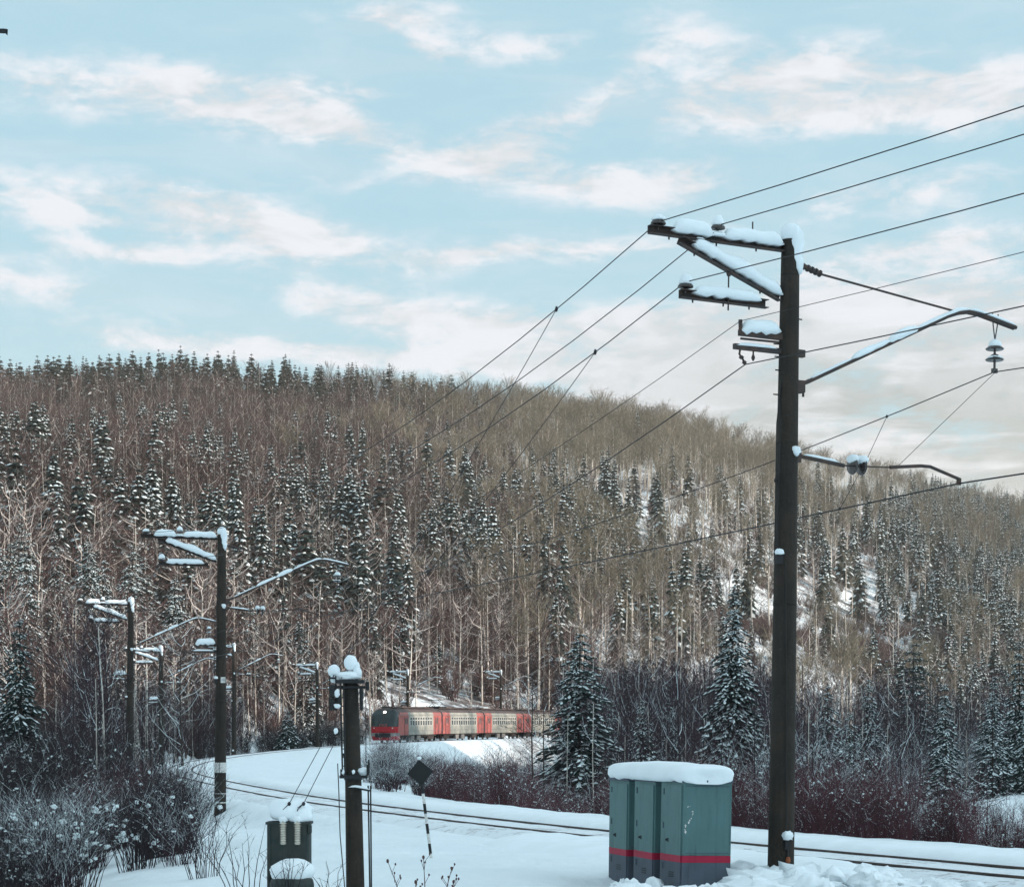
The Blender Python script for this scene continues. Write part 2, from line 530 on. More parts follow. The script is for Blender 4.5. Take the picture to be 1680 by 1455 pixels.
def ss(x, a, b):
    t = np.clip((x - a) / (b - a), 0, 1)
    return t * t * (3 - 2 * t)


_u = np.array([-40, 0, 250, 500, 640, 900, 1200, 1680, 1900])
_Y0 = np.array([165, 170, 205, 275, 302, 340, 385, 480, 520])
_Zb = np.array([-3.5, -3.2, -3.0, -1.2, 0.2, 1.0, -2.5, -3.0, -3.0])
_ridge_px = np.array([0, 100, 300, 500, 640, 900, 1150, 1400, 1560, 1680])
_ridge_py = np.array([674, 674, 664, 670, 674, 714, 750, 806, 842, 862])
RH = 140.0


def vnoise(x, y, sc, seed=0):
    """smooth value noise, vectorised"""
    x = np.asarray(x, float) / sc + seed * 13.7; y = np.asarray(y, float) / sc + seed * 7.1
    xi = np.floor(x).astype(np.int64); yi = np.floor(y).astype(np.int64)
    xf = x - xi; yf = y - yi
    def h(a, b):
        n = (a * 374761393 + b * 668265263 + seed * 974711) & 0x7fffffff
        n = ((n ^ (n >> 13)) * 1274126177) & 0x7fffffff
        return ((n ^ (n >> 16)) & 0xffff) / 65535.0 * 2 - 1
    u = xf * xf * (3 - 2 * xf); v = yf * yf * (3 - 2 * yf)
    return (h(xi, yi) * (1 - u) + h(xi + 1, yi) * u) * (1 - v) + (h(xi, yi + 1) * (1 - u) + h(xi + 1, yi + 1) * u) * v


def ground(X, Y):
    X = np.atleast_1d(np.asarray(X, float)); Y = np.atleast_1d(np.asarray(Y, float))
    # signed distance to track
    s = np.full(X.shape, 99.0); zt = np.full(X.shape, -2.2); ty = Y.copy()
    sel = (Y < 520) & (Y > -120)
    xs, ys = X[sel], Y[sel]
    bs = np.empty(xs.shape); bz = np.empty(xs.shape)
    for i in range(0, len(xs), 8000):
        xx = xs[i:i + 8000, None] - TX[None]; yy = ys[i:i + 8000, None] - TY[None]
        d2 = xx * xx + yy * yy; j = d2.argmin(1); r_ = np.arange(len(j))
        tx, ty_ = TT[j, 0], TT[j, 1]
        al = xx[r_, j] * tx + yy[r_, j] * ty_
        per = xx[r_, j] * ty_ - yy[r_, j] * tx
        far = np.abs(al) > 2
        bs[i:i + 8000] = np.where(far, np.sign(per) * np.sqrt(d2[r_, j]), per)
        bz[i:i + 8000] = TZ[j] + (TZ[np.minimum(j + 1, len(TZ) - 1)] - TZ[j]) * np.clip(al, -1, 1)
    s[sel] = bs; zt[sel] = bz
    a = np.abs(s)
    n_big = vnoise(X, Y, 9, 1) * .5 + vnoise(X, Y, 3.7, 2) * .25
    n_small = vnoise(X, Y, 1.5, 3) * .5 + vnoise(X, Y, .8, 4) * .3
    # outside of the curve
    leftdrop = ss(-(X + .09 * Y + 1.5), 0, 9)                     # ground falls away to the left
    nearf = 1 - ss(Y, 44, 70)
    out_flat = zt - .13 + n_small * .05 - .62 * ss(a, 2.0, 3.5) * (1 - nearf)
    n_mid = vnoise(X, Y, 2.6, 14) * .6 + vnoise(X, Y, 5.2, 15)
    z_out = out_flat + n_mid * .07 * ss(a, 2.4, 4) + n_small * .035 * ss(a, 2.4, 4) - 1.2 * ss(a, 4, 13) * leftdrop + n_big * .12 * ss(a, 3, 8)
    z_out = z_out - nearf * leftdrop * .3
    # inside of the curve
    inner = ss(X + .066 * Y, -1, 7)
    z_in = zt - .10 + .18 * ss(a, 1.6, 2.6) + n_small * .06 * ss(a, 1.8, 3) + n_big * .10 * ss(a, 2, 6)
    valley = -4.3 + n_big * .35 + .9 * ss(Y, 60, 130) * ss(X / np.maximum(Y, 10), .2, .24)
    k_ = ss(a, 3.6, 9.5) * inner
    z_in = z_in * (1 - k_) + valley * k_
    z = np.where(s > 0, z_in, z_out)
    bed = ss(a, 2.1, 1.5)
    z = z * (1 - bed) + (zt - .17) * bed
    # far ground / hill
    px = np.clip(X / np.maximum(Y, 60) * F + 840, -40, 1900)
    Y0 = np.interp(px, _u, _Y0); Zb = np.interp(px, _u, _Zb)
    rpy = np.interp(px, _ridge_px, _ridge_py)
    D = RH * F / (HZ - rpy)
    t = (Y - Y0) / (D - Y0)
    tc_ = np.clip(t, 0, 1.0)
    gg = tc_ - .05 * np.sin(tc_ * np.pi)
    hill = Zb + (RH - Zb) * gg
    hill = np.where(t > 1, RH - np.minimum((t - 1) * 60, 90), hill)
    und = (vnoise(X, Y, 95, 5) * 5.0 + vnoise(X, Y, 38, 6) * 2.4 + vnoise(X, Y, 13, 9) * .8) * ss(t, .06, .3) * (1 - .75 * ss(t, .8, 1.0))
    hill = hill + und
    blend = ss(Y, Y0 - 45, Y0 + 4)
    away = ss(a, 3.5, 16)
    z = z * (1 - blend * away) + hill * blend * away
    z = np.where(Y > Y0 + 20, np.where(a < 16, z, hill), z)
    # unseen high shoulder on the right, shaped to keep the valley out of sun
    hY = 56 * (1 - ss(Y, 206, 258)) + 31 * ss(Y, 206, 258) * (1 - ss(Y, 318, 372))
    prof = np.exp(-((X - 175) / 42) ** 2) * (X < 175) + (X >= 175) * np.exp(-((X - 175) / 120) ** 2)
    z = z - .13 * np.exp(-((X - 2.7) / 1.6) ** 2 - ((Y - 33.2) / 2.2) ** 2) - .17 * np.exp(-((X - 1.5) / .9) ** 2 - ((Y - 35.0) / 2.0) ** 2)
    z = z + hY * prof * ss(Y, -420, -160)
    return z


def gz(x, y): return float(ground([x], [y])[0])


def make_ground():
    xs = np.concatenate([-np.geomspace(1600, 36, 60), np.arange(-34, 18, .42), np.geomspace(19, 1800, 64)])
    ys = np.concatenate([-np.geomspace(500, 10, 14), np.linspace(0, 24, 12), np.arange(25, 70, .4), np.arange(70, 130, .7), np.arange(130, 350, 1.6),
                         np.arange(352, 1000, 6), np.geomspace(1010, 4500, 40)])
    GX, GY = np.meshgrid(xs, ys)
    Z = ground(GX.ravel(), GY.ravel())
    n, m_ = len(xs), len(ys)
    V = np.stack([GX.ravel(), GY.ravel(), Z], 1)
    idx = np.arange(n * m_).reshape(m_, n)
    Fc = np.stack([idx[:-1, :-1].ravel(), idx[:-1, 1:].ravel(), idx[1:, 1:].ravel(), idx[1:, :-1].ravel()], 1)
    me = bpy.data.meshes.new('snowy_ground')
    me.vertices.add(len(V)); me.vertices.foreach_set('co', V.ravel())
    me.loops.add(Fc.size); me.loops.foreach_set('vertex_index', Fc.ravel())
    me.polygons.add(len(Fc)); me.polygons.foreach_set('loop_start', np.arange(0, Fc.size, 4)); me.polygons.foreach_set('loop_total', np.full(len(Fc), 4))
    me.polygons.foreach_set('use_smooth', [True] * len(Fc))
    me.update(); me.validate()
    me.materials.append(MATS['snow_ground'])
    o = bpy.data.objects.new('snowy_ground', me); COL.objects.link(o)
    o['kind'] = 'structure'


make_ground()


# ------------------------------------------------------------------ track
def make_track():
    ys = np.concatenate([np.arange(-20, 110, .8), np.arange(110, 400, 2.0)])
    # ballast bed
    vs = []; fs = []
    offs = [-1.9, -1.5, -.9, -.4, 0, .4, .9, 1.5, 1.85]
    dzs = [-.16, -.01, .03, .015, .035, .015, .03, -.01, -.10]
    for y in ys:
        c, t, nrm = track_at(y)
        for k_, o in enumerate(offs):
            p = c + nrm * o
            vs.append((p.x, p.y, c.z + dzs[k_] - .03 + .025 * mnoise.noise(Vector((y * .7, o * 2, 0)))))
    m_ = len(offs)
    for i in range(len(ys) - 1):
        for k_ in range(m_ - 1): fs.append((i * m_ + k_, i * m_ + k_ + 1, (i + 1) * m_ + k_ + 1, (i + 1) * m_ + k_))
    b = MB(); b.add(vs, fs); o = b.build('ballast_bed', 'snowy_ballast', smooth=True); o['kind'] = 'structure'
    root = empty('railway_track', track_at(41)[0] - Vector((0, 0, .3)))
    tag(root, 'single railway track with two dark rails curving through the snow', 'railway track')
    L = root.location
    prof = [(-.065, -.19), (.065, -.19), (.07, -.17), (.012, -.15), (.012, -.045), (.038, -.035), (.038, 0), (-.038, 0), (-.038, -.035), (-.012, -.045), (-.012, -.15), (-.07, -.17)]
    for sd in (-.76, .76):
        vs = []; fs = []
        for y in ys:
            c, t, nrm = track_at(y)
            for (a, z) in prof:
                p = c + nrm * (sd + a) + Vector((0, 0, z + .035)) - L
                vs.append(p)
        n = len(prof)
        for i in range(len(ys) - 1):
            for k_ in range(n):
                k2 = (k_ + 1) % n
                fs.append((i * n + k_, i * n + k2, (i + 1) * n + k2, (i + 1) * n + k_))
        r_ = MB(); r_.add(vs, fs); r_.build('rail', 'rail_steel', root)
    sl_ = MB(); s_ = 12.0
    rnd = random.Random(4)
    y = 14.0
    while y < 75:
        c, t, nrm = track_at(y)
        rot = Matrix.Rotation(math.atan2(nrm.y, nrm.x), 3, 'Z')
        sl_.bbox(c - L + Vector((0, 0, -.125 + rnd.uniform(-.01, .008))), (2.7, .24, .16), .015, rot)
        y += .54
    tag(sl_.build('sleepers', 'sleeper_wood', root), kind='stuff')
    # snow bank pushed up beyond the far rail
    vs = []; fs = []
    yy = np.arange(10, 104, .35)
    prof = [(1.15, -.3), (1.22, -.03), (1.4, .1), (1.8, .17), (2.4, .16), (3.2, .1), (4.2, -.1), (4.6, -.5)]
    for y in yy:
        c, t, nrm = track_at(y)
        w_ = .10 * mnoise.noise(Vector((y * .35, 0, 0))) + .07 * mnoise.noise(Vector((y * 1.3, 5, 0)))
        for k_, (a, z) in enumerate(prof):
            e = (w_ if k_ < 3 else 0)
            q_ = .05 * mnoise.noise(Vector((y * .6, a * 1.3, 2))) * (0 if k_ in (0, 7) else 1)
            p = c + nrm * (a + e); vs.append((p.x, p.y, c.z + z + q_))
    n = len(prof)
    for i in range(len(yy) - 1):
        for k_ in range(n - 1): fs.append((i * n + k_, i * n + k_ + 1, (i + 1) * n + k_ + 1, (i + 1) * n + k_))
    b = MB(); b.add(vs, fs)
    b.build('snow_bank', 'snow', smooth=True)['kind'] = 'structure'
    vs = []; fs = []
    yy = np.arange(33.5, 50, .25)
    prof = [(-.84, -.35), (-.9, -.06), (-1.1, .055), (-1.5, .10), (-2.1, .09), (-2.9, -.02), (-3.6, -.3), (-4.0, -.6)]
    for y in yy:
        c, t, nrm = track_at(y)
        hh = float(ss(y, 35.2, 37.0) * (1 - ss(y, 46.5, 49.5)))
        for k_, (a, z) in enumerate(prof):
            q_ = (.05 * mnoise.noise(Vector((y * .6, a * 1.3, 7))) + .03 * mnoise.noise(Vector((y * 2, a, 3)))) * (0 if k_ in (0, 7) else 1)
            p = c + nrm * (a + (.10 * mnoise.noise(Vector((y * .9, 0, 9))) if k_ < 3 else 0)); vs.append((p.x, p.y, c.z + z + q_ - (1 - hh) * .28))
    for i in range(len(yy) - 1):
        for k_ in range(n - 1): fs.append((i * n + k_, (i + 1) * n + k_, (i + 1) * n + k_ + 1, i * n + k_ + 1))
    b = MB(); b.add(vs, fs); b.build('snow_bank', 'snow', smooth=True)['kind'] = 'structure'


make_track()


# ------------------------------------------------------------------ catenary masts
def disc_profile(r, h):
    return [(.02, 0), (r * .55, .01), (r, .03), (r * .98, .05), (r * .6, .085), (r * .3, h), (.02, h)]


def make_mast():
    """local +x points to the track, z=0 is snow level, top at 10.5"""
    root = empty('catenary_mast')
    rz = lambda a: Matrix.Rotation(a, 3, 'Y')
    H = 10.5
    p = MB()
    p.tube([(0, 0, -1.6), (0, 0, 0), (0, 0, 3), (0, 0, 6), (0, 0, 9), (0, 0, H)], [.232, .222, .205, .185, .165, .152], 24)
    for z in (9.92, 8.85, 7.1, 4.4):                       # clamp bands
        p.tube([(0, 0, z - .03), (0, 0, z + .03)], .232 - .0078 * z + .003, 24)
    for (z, a) in ((8.75, 2.9), (8.53, 3.1), (8.3, 3.2), (7.9, 3.0), (9.7, 3.3), (7.0, .2), (9.2, .1)):
        r_ = .19
        p.tube([(math.cos(a) * .1, math.sin(a) * .1, z), (math.cos(a) * (r_ + .08), math.sin(a) * (r_ + .08), z)], .012, 5)
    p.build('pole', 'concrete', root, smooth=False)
    for poly in root.children[0].data.polygons: poly.use_smooth = len(poly.vertices) == 4
    # snow on the head
    s = MB()
    s.blob((0, 0, H + .10), (.175, .175, .19), 3, .06, 16)
    s.blob((.06, -.10, H - .12), (.13, .10, .33), 5, .2, 14)
    s.blob((.09, -.12, H - .42), (.085, .07, .16), 7, .2, 12)
    s.build('snow_cap', 'snow', root, True)
    zt = 10.36; zl = 9.40
    # upper crossarm (steel channel)
    def arm(name, a, b_, w=.10, hgt=.14, snow_w=.18, snow_h=.23, s0=0, s1=1, seed=1, bump=None):
        m_ = MB(); a = Vector(a); b_ = Vector(b_)
        d = (b_ - a); L = d.length; ang = math.atan2(d.z, d.x)
        rot = Matrix.Rotation(-ang, 3, 'Y')
        mid = (a + b_) / 2
        m_.box(mid + rot @ Vector((0, .045, 0)), (L, .012, hgt), rot)
        m_.box(mid + rot @ Vector((0, -.018, hgt / 2 - .006)), (L, .11, .012), rot)
        m_.box(mid + rot @ Vector((0, -.018, -hgt / 2 + .006)), (L, .11, .012), rot)
        for f in (.15, .5, .8):
            q_ = a.lerp(b_, f); m_.tube([q_ + Vector((0, .02, -hgt / 2 - .05)), q_ + Vector((0, .02, -hgt / 2 + .02))], .014, 6)
        o = m_.build(name, 'old_steel', root)
        if snow_h:
            t_ = MB()
            up = rot @ Vector((0, 0, 1))
            pts = [a.lerp(b_, f) + up * (hgt / 2 - .035) for f in np.linspace(s0, s1, 6)]
            t_.loaf(pts, snow_w, snow_h, seed, .28, drip=.07)
            t_.build('snow_cover', 'snow', o, True)
        return o
    uc = arm('upper_crossarm', (-2.72, 0, zt), (-.15, 0, zt), snow_h=0)
    t_ = MB(); t_.loaf([(-2.3, 0, zt + .035), (-1.52, 0, zt + .035)], .18, .22, 1, .28, drip=.06); t_.loaf([(-1.6, 0, zt + .035), (-1.25, 0, zt + .035)], .15, .09, 5, .2); t_.loaf([(-1.33, 0, zt + .035), (-.16, 0, zt + .035)], .18, .21, 9, .25, drip=.06)
    t_.build('snow_cover', 'snow', uc, True)
    arm('brace', (-2.15, -.0, zt - .10), (-.18, 0, zl + .12), s0=.12, s1=1, seed=2, snow_h=.2)
    arm('lower_crossarm', (-2.12, .0, zl - .02), (-.45, 0, zl - .02), s0=.14, s1=.92, seed=3, snow_h=.16)
    h = MB()
    h.tube([(-1.2, .0, zl), (-1.2, 0, zl + .47)], .013, 6); h.lathe([(.03, -.05), (.045, 0), (.03, .05)], (-1.2, 0, zl + .42), 8)
    h.tube([(-1.2, .0, zl - .2), (-1.2, 0, zl)], .013, 6)
    h.build('hanger_rod', 'old_steel', root)
    h = MB(); h.tube([(-.75, 0, zt), (-.75, 0, zt + .36)], .012, 6); h.build('spare_pin', 'old_steel', root)

    def pin_insulator(x, z, r=.13, snow=.13, seed=1):
        i_ = MB()
        i_.tube([(x, 0, z), (x, 0, z + .10)], .016, 8)
        i_.lathe([(.03, .08), (r, .10), (r * 1.0, .125), (r * .72, .17), (r * .6, .20), (.04, .23)], (x, 0, z), 16)
        o = i_.build('pin_insulator', 'porcelain', root)
        t_ = MB(); t_.blob((x, 0, z + .18), (r * .93, r * .93, snow), seed, .08, 12, flat=-.15, freq=1.2); t_.build('snow_cap', 'snow', o, True)
    pin_insulator(-2.55, zt + .0, .125, .085, 1)
    pin_insulator(-1.42, zt + .06, .12, .15, 2)
    pin_insulator(-2.02, zl - .01, .13, .16, 3)
    # small side brackets
    b1 = MB()
    z1 = 8.93
    b1.box((-.55, 0, z1 - .07), (.85, .10, .10)); b1.tube([(-.2, 0, z1 - .16), (-.95, 0, z1 - .17)], .02, 6)
    b1.tube([(-.95, 0, z1 - .12), (-.96, 0, z1 + .14)], .035, 8)
    o = b1.build('side_bracket', 'old_steel', root)
    t_ = MB(); t_.loaf([(-.96, 0, z1 - .04), (-.6, 0, z1 - .03), (-.2, 0, z1)], .22, .2, 4, .2, drip=.1); t_.build('snow_cover', 'snow', o, True)
    b2 = MB(); z2 = 8.62
    b2.box((-.48, 0, z2), (1.2, .07, .09)); b2.box((.2, 0, z2), (.2, .1, .12))
    b2.tube([(-.95, 0, z2), (-.97, 0, z2 - .12), (-.9, 0, z2 - .2), (-.86, 0, z2 - .28)], .018, 6)
    b2.lathe([(.02, -.03), (.05, 0), (.02, .03)], (-.93, 0, z2 - .17), 8); b2.lathe([(.02, -.03), (.045, 0), (.02, .03)], (-.87, 0, z2 - .25), 8)
    b2.tube([(-.7, 0, z2), (-.7, 0, z2 - .18)], .014, 6); b2.lathe([(.01, -.05), (.035, 0), (.02, .05)], (-.7, 0, z2 - .16), 8)
    o = b2.build('clip_bracket', 'old_steel', root)
    t_ = MB(); t_.loaf([(-1.05, 0, z2 + .02), (-.25, 0, z2 + .03)], .10, .06, 6, .3); t_.build('snow_cover', 'snow', o, True)
    # stay rod with stub insulator
    st = MB()
    st.tube([(.14, 0, 10.1), (.28, 0, 10.09)], .055, 10); st.tube([(.28, 0, 10.09), (.62, 0, 10.0)], .045, 10)
    for x in (.34, .42, .5, .58): st.tube([(x, 0, 10.09 - (x - .28) * .26), (x + .03, 0, 10.09 - (x - .25) * .26)], .06, 10)
    st.tube([(.62, 0, 10.0), (3.45, 0, 9.66)], .02, 8)
    st.build('stay_rod', 'old_steel', root)
    # cantilever tube
    c_ = MB()
    pts = [(.16, 0, 8.1), (.34, 0, 8.14), (3.25, 0, 9.55), (3.5, 0, 9.64), (3.7, 0, 9.68), (3.95, 0, 9.66), (4.75, 0, 9.5)]
    for off in (-.035, .035):
        c_.tube([(x, off, z) for x, y, z in pts], .034, 8)
    c_.box((.2, 0, 8.06), (.18, .16, .2)); c_.tube([(.3, 0, 8.06), (.3, 0, 7.9)], .02, 6)
    o = c_.build('cantilever_arm', 'old_steel', root)
    t_ = MB()
    t_.loaf([(.4, 0, 8.19), (1.3, 0, 8.63)], .11, .045, 1, .5)
    t_.loaf([(1.25, 0, 8.6), (2.05, 0, 9.0)], .13, .10, 2, .5, drip=.05)
    t_.loaf([(2.0, 0, 8.97), (2.65, 0, 9.28)], .15, .12, 8, .4, drip=.07)
    t_.loaf([(2.6, 0, 9.26), (3.5, 0, 9.67), (3.75, 0, 9.71)], .12, .07, 3, .4)
    t_.loaf([(3.7, 0, 9.71), (3.95, 0, 9.69), (4.76, 0, 9.53)], .13, .055, 4, .4)
    t_.build('snow_cover', 'snow', o, True)
    # messenger insulator string
    xi = 4.31
    i_ = MB()
    for off in (-.045, .045):
        i_.tube([(xi + off * 2.2, off, 9.72), (xi + off * 1.8, off, 9.5), (xi, 0, 9.24)], .011, 6)
    i_.tube([(xi, 0, 9.26), (xi, 0, 8.68)], .022, 6)
    for z in (9.06, 8.87):
        i_.lathe([(.03, 0), (.15, .01), (.165, .03), (.11, .075), (.05, .12), (.02, .13)], (xi, 0, z), 16)
    i_.box((xi, 0, 8.70), (.1, .06, .08))
    o = i_.build('insulator_string', 'porcelain', root)
    t_ = MB(); t_.blob((xi, 0, 9.14), (.125, .125, .12), 1, .08, 12, flat=-.3); t_.blob((xi, 0, 8.92), (.14, .14, .055), 2, .08, 12, flat=-.3); t_.build('snow_cap', 'snow', o, True)
    # registration arm
    zr = 6.86
    r_ = MB()
    r_.box((.1, 0, zr), (.24, .2, .16)); r_.tube([(.15, 0, zr + .05), (1.15, 0, zr - .06)], .035, 8)
    r_.tube([(1.15, 0, zr - .06), (2.15, 0, zr - .02)], .014, 6)
    r_.tube([(2.1, 0, zr - .02), (2.75, 0, zr + .05), (2.95, 0, zr + .05), (3.6, 0, zr - .13)], .03, 8)
    r_.box((3.57, 0, zr - .17), (.07, .05, .12))
    o = r_.build('registration_arm', 'old_steel', root)
    t_ = MB(); t_.loaf([(.3, 0, zr + .06), (1.05, 0, zr - .02)], .07, .045, 1, .5); t_.blob((.06, -.17, zr + .09), (.08, .09, .085), 4, .2); t_.build('snow_cover', 'snow', o, True)
    for k_, x in enumerate((1.33, 1.52)):
        d_ = MB(); d_.lathe([(.03, -.06), (.14, -.035), (.155, 0), (.09, .04), (.03, .08)], (x, 0, zr - .05), 16, Matrix.Rotation(R(90), 3, 'Y'))
        o = d_.build('disc_insulator', 'porcelain', root)
        t_ = MB(); t_.blob((x, 0, zr + .05), (.09, .14, .10), 5 + k_, .15, 10, flat=-.5); t_.build('snow_cap', 'snow', o, True)
    # earthing wire and its boxes
    e_ = MB()
    e_.tube([(-.16, -.05, 8.2), (-.245, -.04, 7.4), (-.245, -.04, 6.0), (-.25, -.04, 5.1)], .009, 5)
    e_.tube([(-.18, -.02, 8.0), (-.21, -.1, 7.4), (-.23, -.1, 6.2), (-.235, -.1, 5.15)], .009, 5)
    e_.lathe([(.02, -.04), (.035, 0), (.02, .04)], (-.25, -.05, 6.45), 8)
    e_.box((-.2, -.1, 5.12), (.12, .1, .14)); e_.tube([(-.12, -.19, 5.1), (-.08, -.215, 3), (-.05, -.235, .4)], .008, 5)
    e_.box((-.04, -.235, .36), (.1, .08, .14)); e_.tube([(-.04, -.25, .3), (-.03, -.26, .05)], .02, 6)
    rs = MB(); rs.lathe([(.02, -.06), (.045, -.02), (.03, .05)], (-.03, -.265, .12), 8); rs.build('rusty_clamp', 'rust', root)
    o = e_.build('earthing_wire', 'cable', root)
    t_ = MB(); t_.blob((-.2, -.12, 5.24), (.08, .08, .07), 4, .1, flat=-.4); t_.blob((-.04, -.26, .5), (.10, .07, .10), 5, .25, flat=-.4); t_.build('snow_cap', 'snow', o, True)
    return root


# px, distance, py of pole top, px of foot (for the lean)
MASTS = [(1297, 34.8, 410, 1281), (364, 76.0, 884, 361), (215, 115.0, 992, 211), (264, 165.0, 1067, 265),
         (384, 198.0, 1062, 384), (520, 235.0, 1092, 521), (669, 270.0, 1103, 669), (822, 315.0, 1103, 822)]
LBL = ['nearest catenary mast, tall dark concrete pole with snowy arms, standing behind the green cabinets',
       'concrete catenary mast with number plate at left of the track, second nearest and second tallest',
       'brown catenary mast rising from the dark thicket, leftmost of all the masts',
       'slim catenary mast between the leftmost mast and the one with the number plate',
       'thin grey catenary mast showing just right of the mast with the number plate',
       'small catenary mast at the far bend, left of the snow-topped foreground pole',
       'far catenary mast rising behind the first carriages of the red train',
       'farthest catenary mast, above the last visible carriages beside the big pine']
mast_proto = make_mast()
HEADS = []        # world matrices of the mast frames


def place_mast(o, i):
    px, d, py, pxf = MASTS[i]
    top = P(px, py, d)
    c, t, nrm = track_at(top.y)
    # angle of +x towards the track
    ang = math.atan2(nrm.y, nrm.x)
    o.location = (top.x + (pxf - px) / F * d, top.y, top.z - 10.5 + .16)
    lean = math.atan2((px - pxf) / F * d, 10.5)
    M = Matrix.Rotation(lean, 3, 'Y') @ Matrix.Rotation(ang, 3, 'Z')
    o.rotation_euler = M.to_euler()
    HEADS.append(Matrix.Translation(o.location) @ M.to_4x4())
    tag(o, LBL[i], 'catenary mast', 'catenary masts along the railway curve')


for i in range(len(MASTS)):
    o = mast_proto if i == 0 else copy_tree(mast_proto)
    place_mast(o, i)
    if i >= 1:                      # these masts carry the small brackets lower and the registration arm higher
        for ch in o.children:
            if ch.name.startswith(('side_bracket', 'clip_bracket')): ch.location.z -= 2.42
            if ch.name.startswith(('registration_arm', 'disc_insulator')): ch.location.z += .92
            if ch.name.startswith(('upper_crossarm', 'brace', 'lower_crossarm', 'pin_insulator', 'hanger_rod', 'spare_pin')): ch.scale.x = 1.08
    if i == 1:
        pl = MB(); pl.box((.05, -.206, 5.17), (.17, .012, .21))
        pl.build('number_plate', 'white_paint', o)
        cu = bpy.data.curves.new('n', 'FONT'); cu.body = '10'; cu.size = .15; cu.extrude = .003; cu.align_x = 'CENTER'; cu.align_y = 'CENTER'
        tmp = bpy.data.objects.new('n', cu); COL.objects.link(tmp)
        bpy.context.view_layer.update()
        me = bpy.data.meshes.new_from_object(tmp.evaluated_get(bpy.context.evaluated_depsgraph_get())); bpy.data.objects.remove(tmp)
        me.materials.clear(); me.materials.append(MATS['black_paint'])
        dg = bpy.data.objects.new('digits', me); COL.objects.link(dg); dg.parent = [c for c in o.children if c.name.startswith('number_plate')][0]
        dg.location = (.05, -.214, 5.17); dg.rotation_euler = (R(90), 0, 0)
        pl = MB(); pl.tube([(0, 0, 1.78), (0, 0, 2.15)], .226, 20, caps=False); pl.build('white_wrap', 'white_paint', o)
        pl = MB(); pl.tube([(0, 0, .66), (0, 0, .71)], .229, 20, caps=False); pl.tube([(0, 0, 1.0), (0, 0, 1.03)], .228, 20, caps=False); pl.build('clamp_band', 'white_paint', o)
# the mast behind the camera that carries the wires out of the frame
c, t, nrm = track_at(-5)
m0 = copy_tree(mast_proto)
m0.location = c - nrm * 3.1 + Vector((0, 0, -.09)); m0.rotation_euler = (0, 0, math.atan2(nrm.y, nrm.x))
HEADS.insert(0, Matrix.Translation(m0.location) @ Matrix.Rotation(math.atan2(nrm.y, nrm.x), 4, 'Z'))
tag(m0, 'catenary mast beside the viewer that carries the overhead wires out of view', 'catenary mast', 'catenary masts along the railway curve')


def wire(name, local, rad, sag, label, cat, group, dz=0.0, upto=9, sag2=None):
    pts = []
    A = [M @ (Vector(local) + Vector((local[0] * .08 if i_ >= 2 and local[0] < -1.2 else 0, 0, dz if i_ >= 2 else 0))) for i_, M in enumerate(HEADS[:upto])]
    for i in range(len(A) - 1):
        a, b_ = A[i], A[i + 1]; L = (b_ - a).length
        n = 14
        for k_ in range(n):
            f = k_ / n; q_ = a.lerp(b_, f); q_.z -= 4 * (sag if i == 0 or sag2 is None else sag2) * (L / 45) ** 2 * f * (1 - f); pts.append(q_)
    pts.append(A[-1])
    root_loc = A[1]
    m_ = MB(); m_.tube([p - root_loc for p in pts], rad, 5)
    o = m_.build(name, 'cable', loc=root_loc)
    tag(o, label, cat, group)
    return o, pts


G = 'overhead wires strung along the masts'
f1, p1 = wire('feeder_wire', (-2.55, 0, 10.50), .0095, .62, 'outermost overhead wire, from the tip insulator of the nearest mast\'s top crossarm', 'wire', G, sag2=1.35)
f2, p2 = wire('feeder_wire', (-1.42, 0, 10.58), .0095, .62, 'overhead wire on the middle insulator of the nearest mast\'s top crossarm', 'wire', G, sag2=1.35)
f3, p3 = wire('feeder_wire', (-2.02, 0, 9.58), .0095, .62, 'overhead wire on the insulator of the nearest mast\'s lower crossarm', 'wire', G, sag2=1.35)
wire('signal_wire', (-.96, 0, 9.05), .006, .45, 'very thin overhead wire held by the snow-filled side bracket of the nearest mast', 'wire', G, dz=-2.42, sag2=.7)
wire('return_wire', (-.85, 0, 8.34), .010, .45, 'overhead wire hanging in clips under the small bracket of the nearest mast', 'wire', G, sag2=.95, dz=-2.42)
ms, pm = wire('messenger_wire', (4.31, 0, 8.68), .0105, .62, 'messenger wire hung from the two-disc insulator string over the track', 'wire', G)
ct, pc = wire('contact_wire', (3.57, 0, 6.66), .015, .06, 'lowest and thickest overhead wire, the contact wire above the rails', 'wire', G, dz=.92)
# droppers between messenger and contact wire
bpy.context.view_layer.update()
Am = [M @ Vector((4.31, 0, 8.68)) for M in HEADS]; Ac = [M @ Vector((3.57, 0, 6.66 + (.92 if i_ >= 2 else 0))) for i_, M in enumerate(HEADS)]


def on_wire(A, i, f, sag):
    L = (A[i + 1] - A[i]).length
    q_ = A[i].lerp(A[i + 1], f); q_.z -= 4 * sag * (L / 45) ** 2 * f * (1 - f); return q_


for i, fs_ in ((0, (.3, .5, .7, .93)), (1, (.085, .30, .5, .68, .86)), (2, (.15, .4, .65, .88))):
    for f in fs_:
        a = on_wire(Am, i, f, .62); b_ = on_wire(Ac, i, f + (.012 if f < .5 else -.012), .06)
        m_ = MB(); mid = a.lerp(b_, .45) + Vector((.03, 0, 0))
        m_.tube([a - Ac[1], mid - Ac[1], b_ - Ac[1]], .0055, 4)
        m_.lathe([(.012, -.03), (.026, 0), (.012, .03)], a - Ac[1], 6); m_.lathe([(.012, -.02), (.026, .01), (.012, .04)], b_ - Ac[1], 6)
        m_.build('dropper', 'cable', ct)
